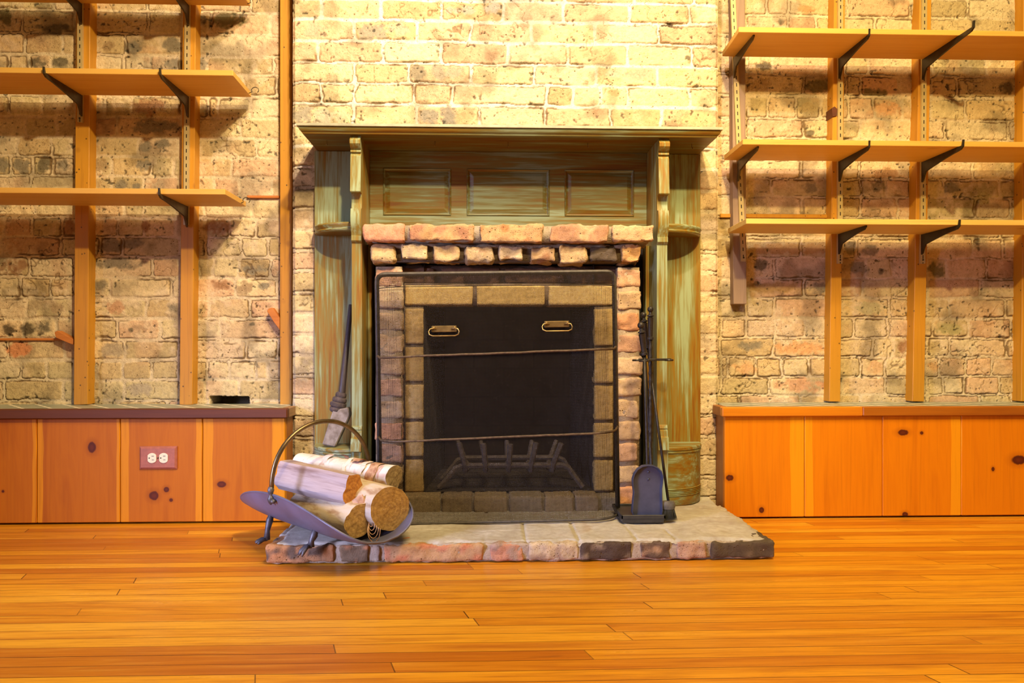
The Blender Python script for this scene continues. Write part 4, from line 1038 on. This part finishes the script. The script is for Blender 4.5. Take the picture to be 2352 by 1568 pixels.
for (x, f), (x2, f2) in zip(uc[:-1], uc[1:]): arc.append(arc[-1]+math.hypot(x2-x, (f2-f)*(YSb-YSf)))
uvs = []
for j, z in enumerate(zs):
    g = 1.0 if z <= Zs1-.05 else math.sqrt(max(0, 1-((z-(Zs1-.05))/.05)**2))
    for i, (x, f) in enumerate(uc):
        y = YSb-(YSb-YSf)*(1-f)*g; vs.append((x, y, z)); uvs.append((arc[i], z if g == 1 else Zs1-.05+(1-g)*.08+(z-(Zs1-.05))*.3))
m_ = len(uc)
for j in range(len(zs)-1):
    for i in range(m_-1): fs.append((j*m_+i, j*m_+i+1, (j+1)*m_+i+1, (j+1)*m_+i))
mb = MB(); mb.add(vs, fs); o = mb.build('wire_mesh', M_mesh, stt, smooth=True); me = o.data; uv = me.uv_layers.new(name='uv')
for l in me.loops: uv.data[l.index].uv = uvs[l.vertex_index]
mb = MB(); rc = .022; pts = [(xl_, YSb, Zs0)]
for i in range(7):
    a = math.pi/2*i/6; pts.append((xl_+rc-rc*math.cos(a), YSb, Zs1-rc+rc*math.sin(a)))
for i in range(7):
    a = math.pi/2*(1-i/6); pts.append((xr_-rc+rc*math.cos(a), YSb, Zs1-rc+rc*math.sin(a)))
pts.append((xr_, YSb, Zs0)); mb.tube(pts, .0068, 8); mb.build('frame', M_frame, stt, smooth=True)
mb = MB(); mb.tube([(x, YSb-(YSb-YSf)*(1-f), Zs0) for x, f in uc], .0038, 8); mb.build('bottom_rail', M_frame, stt, smooth=True)
for zc_ in (PZ(811, YSf), PZ(1004, YSf)):
    mb = MB(); mb.tube([(x, YSb-(YSb-YSf)*(1-f)-.003, zc_+(x-.03)*.022+(.004 if f > .5 else 0)+mnoise.noise(Vector((x*30, zc_*9, 0)))*.0012) for x, f in uc], .0032, 8); mb.build('brace_rod', M_rod, stt, smooth=True)
for hx, hy in ((1027, 754), (1286, 747)):
    c = P(hx, hy, YSf-.004); mb = MB(); mb.box(c.x-.034, c.x+.034, YSf-.0055, YSf-.0015, c.z-.0075, c.z+.0095, .0015)
    for s in (-1, 1): mb.lathe([(.0035, 0), (.0035, .002), (.0015, .0035)], (c.x+s*.028, YSf-.0055, c.z+.004), 10, M=Matrix.Rotation(R_(90), 3, 'X'))
    h = mb.build('handle', M_brass, stt, label='brass drop handle')
    mb = MB(); pts = [(c.x-.02, YSf-.007, c.z+.001), (c.x-.028, YSf-.009, c.z+.003), (c.x-.037, YSf-.012, c.z+.001), (c.x-.041, YSf-.014, c.z-.006), (c.x-.039, YSf-.016, c.z-.014), (c.x-.030, YSf-.017, c.z-.018),
                      (c.x+.030, YSf-.017, c.z-.018), (c.x+.039, YSf-.016, c.z-.014), (c.x+.041, YSf-.014, c.z-.006), (c.x+.037, YSf-.012, c.z+.001), (c.x+.028, YSf-.009, c.z+.003), (c.x+.02, YSf-.007, c.z+.001)]
    mb.tube(pts, .0018, 8); mb.build('bail', M_brass, h, smooth=True)
stt.rotation_euler = (0, -R_(.9), 0)

# ------------------------------------------------------------------ fire tools
bx0, bx1 = PX(1431, CAMY+1.93), PX(1524, CAMY+1.93); by0, by1 = CAMY+1.93, CAMY+2.07
ZHB = ZH+.003
ts = thing('fire_tool_stand', 'black iron fire tool stand with square base and ball-topped pole', 'tool stand', ((bx0+bx1)/2, (by0+by1)/2, ZHB))
mb = MB(); mb.hexa([(bx0, by0, ZHB), (bx1, by0, ZHB), (bx1, by1, ZHB), (bx0, by1, ZHB)], [(bx0-.004, by0-.002, ZHB+.017), (bx1+.004, by0-.002, ZHB+.017), (bx1+.004, by1, ZHB+.017), (bx0-.004, by1, ZHB+.017)], .001)
for q4 in ((bx0-.005, bx0, by0-.003, by1+.002), (bx1, bx1+.005, by0-.003, by1+.002), (bx0-.005, bx1+.005, by0-.003, by0+.002), (bx0-.005, bx1+.005, by1-.003, by1+.002)):
    mb.box(q4[0], q4[1], q4[2], q4[3], ZHB+.012, ZHB+.022, .0008)
mb.build('base', M_base, ts)
Yp = CAMY+2.04
def handle_prof(z0, z1, r=.0085):
    return [(r*.7, z0), (r*1.1, z0+.001), (r*1.1, z0+.007), (r*.75, z0+.009), (r*.8, z0+.012), (r*1.0, z1-.018-2*r), (r*1.1, z1-.016-2*r), (r*.6, z1-.014-2*r), (r*1.15, z1-.012-2*r), (r*1.15, z1-.009-2*r), (r*.6, z1-.006-2*r)]+[(r*1.05*math.sin(a), z1-r*1.05-r*1.05*math.cos(a)*1.0) for a in [R_(30+i*14) for i in range(11)]]
xp = PX(1494, Yp); zt_ = PZ(703, Yp, 1494)
mb = MB(); mb.lathe(handle_prof(PZ(780, Yp), zt_), (xp, Yp, 0), 16); mb.build('pole_handle', M_iron, ts, smooth=40)
mb = MB(); pts = []; rr = []; z = ZHB+.017; i = 0
while z < PZ(778, Yp): pts.append((xp, Yp, z)); rr.append(.0048+(.0016 if i % 4 == 0 else 0)); z += .006; i += 1
mb.tube(pts, rr, 8); mb.build('pole', M_iron, ts, smooth=True)
zr = PZ(826, Yp, 1490); mb = MB()
mb.box(PX(1490, Yp), PX(1541, Yp), Yp-.006, Yp+.006, zr-.003, zr+.004, .001)
ring = lambda cx, cy, cz, r, t=.0028: [(cx+r*math.cos(a), cy+r*math.sin(a), cz) for a in [2*math.pi*k_/16 for k_ in range(16)]]
mb.tube(ring(PX(1536, Yp), Yp, zr-.001, .011), .003, 6, closed=True); mb.tube(ring(PX(1478, Yp-.05), Yp-.055, zr-.002, .012), .003, 6, closed=True)
mb.tube(ring(PX(1478, Yp-.05), Yp+.035, zr-.002, .012), .003, 6, closed=True)
mb.box(xp-.004, xp+.004, Yp-.05, Yp+.03, zr-.003, zr+.003, .001).box(PX(1480, Yp-.05), xp, Yp-.052, Yp-.045, zr-.003, zr+.003, .001).box(PX(1480, Yp-.05), xp, Yp+.026, Yp+.032, zr-.003, zr+.003, .001)
mb.build('hook_rack', M_iron, ts)
def dirlathe(mb, prof, a, b, seg=16):
    "profile z 0..1 measured along a->b in metres"
    d = (Vector(b)-Vector(a)).normalized(); M = d.to_track_quat('Z', 'Y').to_matrix(); mb.lathe(prof, a, seg, M=M)
# shovel: ball handle, rod, blade
Ya = CAMY+1.975; hb = P(1480, 816, Ya); htp = P(1471, 739, Ya); rodb = P(1487, 1075, CAMY+1.955)
sh = thing('fire_shovel', 'blue-grey fireside shovel with rounded blade hanging blade down at the front of the stand', 'shovel', (rodb.x, Ya, PZ(1192, CAMY+1.94)))
Lh = (htp-hb).length; mb = MB(); dirlathe(mb, [(r, z) for r, z in handle_prof(0, Lh, .0092)], hb, htp); mb.build('handle', M_iron, sh, smooth=40)
mb = MB(); mb.tube([hb+Vector((0, 0, .006)), lerp(hb, rodb, .5)+Vector((0, 0, 0)), rodb, rodb-Vector((0, .004, .035))], .0042, 8); mb.build('rod', M_iron, sh, smooth=True)
Yb_ = CAMY+1.945
outl = [(1457, 1188), (1519, 1188), (1520, 1170), (1519, 1140), (1519, 1120), (1521, 1106), (1522, 1092), (1518, 1080), (1510, 1072), (1499, 1067), (1487, 1066), (1474, 1068), (1463, 1075), (1455, 1086), (1451, 1100), (1452, 1115), (1454, 1130), (1452, 1150), (1450, 1175)]
pf = [(P(x, y, Yb_).x, P(x, y, Yb_).z) for x, y in outl]; cx_ = sum(p[0] for p in pf)/len(pf); cz_ = sum(p[1] for p in pf)/len(pf)
mb = MB(); vs = []; n = len(pf)
for (sc, dy) in ((1.0, .016), (1.0, .0), (.86, -.001), (.4, -.001)): vs += [(cx_+(x-cx_)*sc+(.003 if sc < 1 else 0), Yb_+dy, cz_+(z-cz_)*(sc if z > cz_ else 1)) for x, z in pf]
# dished pan: rim turned towards the viewer
vs = []
for (sc, dy) in ((1.0, .004), (1.0, -.012), (.955, -.012), (.88, .0), (.5, .001)): vs += [(cx_+(x-cx_)*sc, Yb_+dy*(1 if z > pf[0][1]+.01 else .3), cz_+(z-cz_)*(sc if z > cz_ else lerp(sc, 1, .9))) for x, z in pf]
fs = []
for j in range(4):
    for i in range(n): fs.append((j*n+i, j*n+(i+1) % n, (j+1)*n+(i+1) % n, (j+1)*n+i))
fs.append(tuple(4*n+i for i in range(n))); fs.append(tuple(range(n))[::-1]); mb.add(vs, fs)
bl_ = mb.build('blade', M_ironblue, sh, smooth=35)
for y in (1083, 1100):
    c = P(1489, y, Yb_); mb = MB(); mb.lathe([(.0028, 0), (.0026, .002), (.001, .003)], (c.x, Yb_+.0005, c.z), 10, M=Matrix.Rotation(R_(90), 3, 'X')); mb.build('rivet', M_ironblue, bl_, smooth=True)
# brush
Yr = CAMY+2.075; hb = P(1487, 800, Yr); htp = P(1477, 716, Yr); bb = P(1535, 1151, CAMY+1.945)
br = thing('hearth_brush', 'round-headed black hearth brush hanging bristles down beside the shovel', 'brush', (bb.x, bb.y, ZHB))
mb = MB(); dirlathe(mb, handle_prof(0, (htp-hb).length, .0085), hb, htp); mb.build('handle', M_iron, br, smooth=40)
mb = MB(); mb.tube([hb+Vector((0, 0, .005)), lerp(hb, bb, .5), bb], .0038, 8); mb.build('rod', M_iron, br, smooth=True)
mb = MB(); M_ = Matrix.Diagonal((1, .62, 1)); rr = .0195
mb.lathe([(.008, .016), (rr*.8, .015), (rr, .009), (rr, .001), (rr*.9, -.006), (rr*.7, -.008)][::-1], (bb.x, bb.y, bb.z-.014), 20, M=M_); mb.build('brush_head', plain('dusty_black_wood', (.14, .12, .09), .7, 0, 40, .5), br, smooth=40)
mb = MB(); rs = random.Random(7)
for i in range(900):
    a = rs.random()*6.283; r = math.sqrt(rs.random())*.0165; sx = math.cos(a)*r; sy = math.sin(a)*r*.6
    L = rs.uniform(.030, .036); z1_b = bb.z-.02; fl_ = 1.25+rs.uniform(-.1, .45)
    z0_b = max(ZHB+.0005, z1_b-L); p0 = Vector((bb.x+sx, bb.y+sy, z1_b)); p1 = Vector((bb.x+sx*fl_+rs.uniform(-.003, .004), bb.y+sy*fl_, z0_b))
    n_ = Vector((.0005, 0, 0)); m2 = Vector((0, .0005, 0)); b = [p0+n_, p0+m2-n_, p0-m2-n_, p1]
    mb.add(b, [(0, 1, 3), (1, 2, 3), (2, 0, 3)])
mb.lathe([(.010, 0), (.015, .01), (.016, .03)], (bb.x, bb.y, max(ZHB+.001, bb.z-.048)), 14, M=M_)
mb.build('bristles', M_bristle, br)
# poker
Yk = CAMY+2.01; pk = MB(); a = P(1476, 812, CAMY+2.075); b = P(1501, 1150, Yk); hk0, hk1 = P(1480, 800, CAMY+2.09), P(1479, 735, CAMY+2.09)
pt = thing('fire_poker', 'thin black iron poker hanging behind the shovel', 'poker', (b.x, b.y, b.z))
mb = MB(); mb.tube([hk0, lerp(hk0, b, .5), b, b+Vector((.002, 0, -.02)), b+Vector((.010, 0, -.028))], .0042, 8); mb.build('shaft', M_iron, pt, smooth=True)
mb = MB(); dirlathe(mb, handle_prof(0, (hk1-hk0).length, .0075), hk0, hk1); mb.build('handle', M_iron, pt, smooth=40)

# ------------------------------------------------------------------ old tool leaning in the left niche
Yt = -.20; ZD = PZ(1016, YMB)
tt = thing('old_hearth_tool', 'dusty dark-handled tool with ridged collar and grey block head, leaning in the left mantel niche', 'tool', (PX(755, Yt), Yt, ZD+.0005))
mb = MB(); a = P(785, 905, Yt); b = P(806, 700, YMB-.012); 
mb.tube([a+Vector((-.002, 0, -.02)), a, lerp(a, b, .3), lerp(a, b, .7), b], [.0125, .0105, .009, .0075, .007], 12); mb.build('handle', M_grip, tt, smooth=40)
mb = MB(); pr = [(780, 895), (770, 915), (765, 930), (763, 944), (780, 952), (787, 948), (800, 928), (803, 915), (795, 900)]
for i in range(4):
    y0_ = 903+i*11; c = P(783-i*3.2, y0_+4, Yt); M = Matrix.Rotation(R_(20), 3, 'Y'); w_ = [.016, .021, .024, .021][i]
    M = Matrix.Rotation(R_(12), 3, 'Y') @ Matrix.Diagonal((1, .7, 1)); mb.lathe([(w_*.75, -.009), (w_, -.005), (w_*1.04, 0), (w_, .005), (w_*.72, .009)], c, 18, M=M)
mb.build('ridged_collar', M_ridge, tt, smooth=40)
mb = MB()
fr = [P(x, y, Yt-.012) for x, y in ((740, 1018), (770, 1024), (804, 952), (800, 935), (765, 940))]
zmin = min(p.z for p in fr)
dz = ZD+.001-zmin
poly = [(p.x, p.z+dz*(1 if p.z < ZD+.03 else .3)) for p in fr]
poly = [(x, max(z, ZD+.001)) for x, z in poly]
mb.prism(poly, Yt-.014, Yt+.022, 'Y', .003)
mb.build('block_head', M_block, tt)

# ------------------------------------------------------------------ log basket
al = R_(46); A = Vector((math.cos(al), -math.sin(al), 0)); Pn = Vector((-math.sin(al), -math.cos(al), 0)); CB = Vector((-.427, CAMY+1.885, .061))
Ra, PHI, HL = .148, R_(74), .262
bk_ = thing('log_basket', 'curved sheet metal log basket with hoop handle and claw feet, left on hearth', 'log basket', (CB.x, CB.y, ZH))
def sheet(s, ph, r=0): return CB+A*s+Pn*((Ra+r)*math.sin(ph))+Vector((0, 0, Ra-(Ra+r)*math.cos(ph)))
mb = MB(); nu, nv = 48, 36; vs = []; fs = []
for lay, r in enumerate((0, .0022)):
    for i in range(nu+1):
        th = math.pi*i/nu; s = -HL*math.cos(th); pm = PHI*math.sin(th)**.55
        for j in range(nv+1):
            ph = lerp(-pm, pm, j/nv); fl2 = .006*abs(2*j/nv-1)**8
            vs.append(sheet(s, ph, r-fl2*0)+Vector((0, 0, .012*(s/HL)**4)))
st = (nu+1)*(nv+1)
for i in range(nu):
    for j in range(nv):
        q4 = (i*(nv+1)+j, i*(nv+1)+j+1, (i+1)*(nv+1)+j+1, (i+1)*(nv+1)+j)
        fs.append(q4); fs.append(tuple(st+k_ for k_ in q4[::-1]))
mb.add(vs, fs)
rim = [sheet(-HL*math.cos(math.pi*i/nu), PHI*math.sin(math.pi*i/nu)**.55)+Vector((0, 0, .012*math.cos(math.pi*i/nu)**4)) for i in range(nu+1)]
rim2 = [sheet(-HL*math.cos(math.pi*i/nu), -PHI*math.sin(math.pi*i/nu)**.55)+Vector((0, 0, .012*math.cos(math.pi*i/nu)**4)) for i in range(nu-1, 0, -1)]
sh_ = mb.build('sheet_trough', M_sheet, bk_, smooth=50)
mb = MB(); mb.tube(rim+rim2, .0028, 8, closed=True); mb.build('rolled_rim', M_sheet, bk_, smooth=True)
# hoop handle
an = sheet(0, PHI); af = sheet(0, -PHI); cH = (an+af)/2; rw = (an-af).length/2
mb = MB(); pts = []
for i in range(33):
    a = math.pi*i/32; pts.append(cH+Pn*(rw+.002)*math.cos(a)+Vector((0, 0, .012+.158*math.sin(a)**.9)))
mb.tube(pts, .0058, 10); mb.build('hoop_handle', M_hoop, bk_, smooth=True)
for s_, p_ in ((1, an), (-1, af)):
    mb = MB(); c = p_+Pn*s_*.004
    mb.lathe([(.001, .022), (.006, .019), (.0085, .012), (.006, .004), (.004, 0), (.006, -.004), (.009, -.010), (.006, -.018), (.002, -.024)][::-1], c, 12)
    mb.lathe([(.001, -.006), (.006, -.003), (.007, 0), (.006, .003), (.001, .006)], c+A*.012+Vector((0, 0, -.014)), 10)
    mb.build('handle_mount', M_cast, bk_, smooth=True)
for ss, sp in ((-.115, 1), (.105, 1), (-.10, -1), (.105, -1)):
    top = sheet(ss, R_(34)*sp, .002); f = MB(); out = Pn*sp
    gz_ = ZH+.003 if sp < 0 else (.020 if ss < 0 else .044)
    foot = top+out*.014; foot.z = gz_+.008
    pts = [top+Vector((0, 0, .012)), top+out*.006+Vector((0, 0, -.008)), lerp(top, foot, .6)+out*.004, foot]
    f.tube(pts, [.006, .0095, .0065, .009], 10)
    for k_ in (-1, 0, 1):
        d = (out+A*k_*.45-A*.2).normalized(); p0 = foot+Vector((0, 0, .001))
        tip = .0 if not (sp > 0 and ss > 0) else -.012
        f.tube([p0, p0+d*.012+Vector((0, 0, .001)), p0+d*.024+Vector((0, 0, -.004+tip*.5)), p0+d*.029+Vector((0, 0, -.006+tip))], [.0055, .005, .0042, .002], 8)
    f.build('claw_foot', M_cast, bk_, smooth=True)

# logs
def logobj(label, a, b, prof, bark, cut, seed, amp=.003, smooth=60, seg=None):
    "a: near end, b: far end; prof(theta)->radius"
    a = Vector(a); b = Vector(b); d = (b-a); L = d.length; d.normalize()
    sx = d.cross(Vector((0, 0, 1))).normalized(); sz = sx.cross(d).normalized()*1.0
    N = seg or 40; K = 16; vs = []; fs = []
    org = a
    Mx = Matrix((d, sx, sz)).transposed()
    for k_ in range(K+1):
        for i in range(N):
            th = 2*math.pi*i/N; r = prof(th)
            p = Vector((L*k_/K, math.cos(th)*r, math.sin(th)*r))
            n_ = mnoise.noise(Vector((p.x*14, p.y*40, p.z*40+seed)))+.6*mnoise.noise(Vector((p.x*50, p.y*90+seed, p.z*90)))
            p.y *= 1+n_*amp/r; p.z *= 1+n_*amp/r
            if k_ in (0, K): p.x += mnoise.noise(Vector((p.y*60, p.z*60, seed)))*.004
            vs.append(p)
    for k_ in range(K):
        for i in range(N): fs.append((k_*N+i, k_*N+(i+1) % N, (k_+1)*N+(i+1) % N, (k_+1)*N+i))
    me = bpy.data.meshes.new('log'); me.from_pydata(vs, [], fs); me.materials.append(bark); me.shade_smooth(); me.set_sharp_from_angle(angle=R_(smooth))
    o = bpy.data.objects.new('firewood_log', me); C.collection.objects.link(o); o.matrix_world = Matrix.Translation(a) @ Mx.to_4x4(); tag(o, label, 'log', 'firewood in the log basket')
    for k_ in (0, K):
        ring_ = vs[k_*N:(k_+1)*N]; c = sum((Vector(v) for v in ring_), Vector())/N; vv = []; ff = []; uvp = []; Rr = 6
        for j in range(Rr):
            f_ = 1-j/Rr
            for v in ring_:
                p = c.lerp(Vector(v), f_); 
                if j: p.x += mnoise.noise(Vector((p.y*90, p.z*90, seed+3)))*.0016
                vv.append(p); uvp.append(((p.y-c.y)/.05, (p.z-c.z)/.05))
        vv.append(c.copy()); uvp.append((0, 0))
        for j in range(Rr-1):
            for i in range(N): ff.append((j*N+i, j*N+(i+1) % N, (j+1)*N+(i+1) % N, (j+1)*N+i))
        for i in range(N): ff.append(((Rr-1)*N+i, (Rr-1)*N+(i+1) % N, Rr*N))
        m2 = bpy.data.meshes.new('cut'); m2.from_pydata(vv, [], ff if k_ == 0 else [f[::-1] for f in ff]); m2.materials.append(cut); m2.shade_smooth()
        uv = m2.uv_layers.new(name='uv')
        for l in m2.loops: uv.data[l.index].uv = uvp[l.vertex_index]
        c2 = bpy.data.objects.new('cut_end', m2); C.collection.objects.link(c2); c2.parent = o
    return o
def W(px, py, d): return P(px, py, CAMY+d)
def wedge_prof(r, pts):
    "radius to polygon given by (y,z) points"
    def f(th):
        c, s = math.cos(th), math.sin(th); best = r
        n = len(pts)
        for i in range(n):
            (x1, y1), (x2, y2) = pts[i], pts[(i+1) % n]
            den = c*(y2-y1)-s*(x2-x1)
            if abs(den) < 1e-9: continue
            t = (x1*(y2-y1)-y1*(x2-x1))/den
            u = (c*y1-s*x1)/(-den) if False else None
            if t > 0:
                px_, py_ = c*t, s*t
                if min(x1, x2)-1e-6 <= px_ <= max(x1, x2)+1e-6 and min(y1, y2)-1e-6 <= py_ <= max(y1, y2)+1e-6: best = t
        return best
    return f
eA = W(897, 1168, 1.765); logobj('big round log with dusty sawn end at the right of the basket', eA, eA-A*.27+Vector((0, 0, .004)), lambda th: .056*(1+.06*math.cos(2*th+1)), M_dusk, M_cut, 3)
eB = W(826, 1192, 1.735); logobj('small half-round log low in the basket, left of the big round log', eB, eB-A*.25+Vector((-.005, 0, .006)), wedge_prof(.04, [(-.046, -.012), (-.040, .010), (-.012, .034), (.028, .038), (.036, .020), (.030, -.026), (.012, -.044), (-.020, -.042)]), M_dusk, M_cut, 8)
eC = W(812, 1122, 1.775); fC = W(655, 1086, 1.915)
logobj('greyish pink split log lying across the top left of the basket', eC, fC, wedge_prof(.035, [(-.036, -.022), (-.020, .036), (.020, .032), (.034, -.004), (.012, -.036), (-.020, -.040)]), M_splitwood, M_cuto, 12, .0018, 30)
eD = W(905, 1098, 1.87); fD = W(690, 1066, 2.04)
oD = logobj('white birch log with peeling bark on top of the pile', eD, fD, lambda th: .0335*(1+.05*math.sin(3*th)), M_bark, M_cutd, 19, .002)
# bark curls on the birch log
ddir = (fD-eD).normalized(); sx = ddir.cross(Vector((0, 0, 1))).normalized(); sz = sx.cross(ddir)
rs = random.Random(3)
for k_, (s0, wd_, t0, t1, lift) in enumerate([(.035, .028, -40, 190, .004), (.075, .016, 10, 170, .005), (.10, .022, -30, 120, .006), (.135, .014, 40, 200, .005), (.05, .03, 200, 330, .012), (.21, .02, 60, 220, .006), (.17, .016, -20, 90, .008)]):
    vs = []; fs = []; n = 16
    for i in range(n+1):
        t = i/n; a = R_(lerp(t0, t1, t)); r = .0350+lift*(t**3+(1-t)**4)+.0015*math.sin(t*9)
        for e in (0, 1):
            vs.append(Vector((s0+wd_*e+.003*math.sin(i*1.3+e), math.cos(a)*r, math.sin(a)*r)))
    for i in range(n): fs.append((i*2, i*2+1, i*2+3, i*2+2))
    n0 = len(vs)
    vs += [v*1.0+Vector((0, 0, 0))-Vector((0, v.y, v.z)).normalized()*.0012 for v in vs]
    fs += [tuple(n0+q_ for q_ in f[::-1]) for f in fs]
    me = bpy.data.meshes.new('curl'); me.from_pydata(vs, [], fs); me.materials.append(M_bark if k_ % 2 else M_loose); me.shade_smooth()
    c2 = bpy.data.objects.new('bark_curl', me); C.collection.objects.link(c2); c2.parent = oD
# loose bark strips between the logs
def strip(label, pts, w_, mat):
    mb = MB(); vs = []; fs = []; n = len(pts)
    for i, p in enumerate(pts):
        p = Vector(p); vs += [p+Vector((0, 0, w_[i]/2)), p+Vector((.004, -.004, -w_[i]/2))]
    for i in range(n-1): fs.append((i*2, i*2+1, i*2+3, i*2+2))
    n0 = len(vs); vs += [v+Vector((.0008, .0008, .0006)) for v in vs]; fs += [tuple(n0+q_ for q_ in f[::-1]) for f in fs]
    mb.add(vs, fs); tag(mb.build('bark_strip', mat), label, 'bark', 'loose bark among the logs')
strip('curled loose piece of pale bark in front of the split log', [W(808, 1152, 1.755), W(820, 1148, 1.75), (W(832, 1146, 1.75)), W(838, 1152, 1.752)], [.006, .016, .022, .010], M_loose)
mb = MB()
for k_ in range(5):
    c = W(852+k_*2, 1212, 1.735); r = .006+.0032*k_
    mb.tube([(c.x+r*math.cos(R_(a))*.8, c.y-.002*k_, c.z+.012+r*math.sin(R_(a))*1.5-.004*k_) for a in range(170, 372, 22)], .0011, 5)
tag(mb.build('bark_strip', M_loose, smooth=True), 'bundle of curled thin bark ribbons between the two lower logs', 'bark', 'loose bark among the logs')
for o in bpy.data.objects:
    if '_w' in o.keys(): del o['_w']
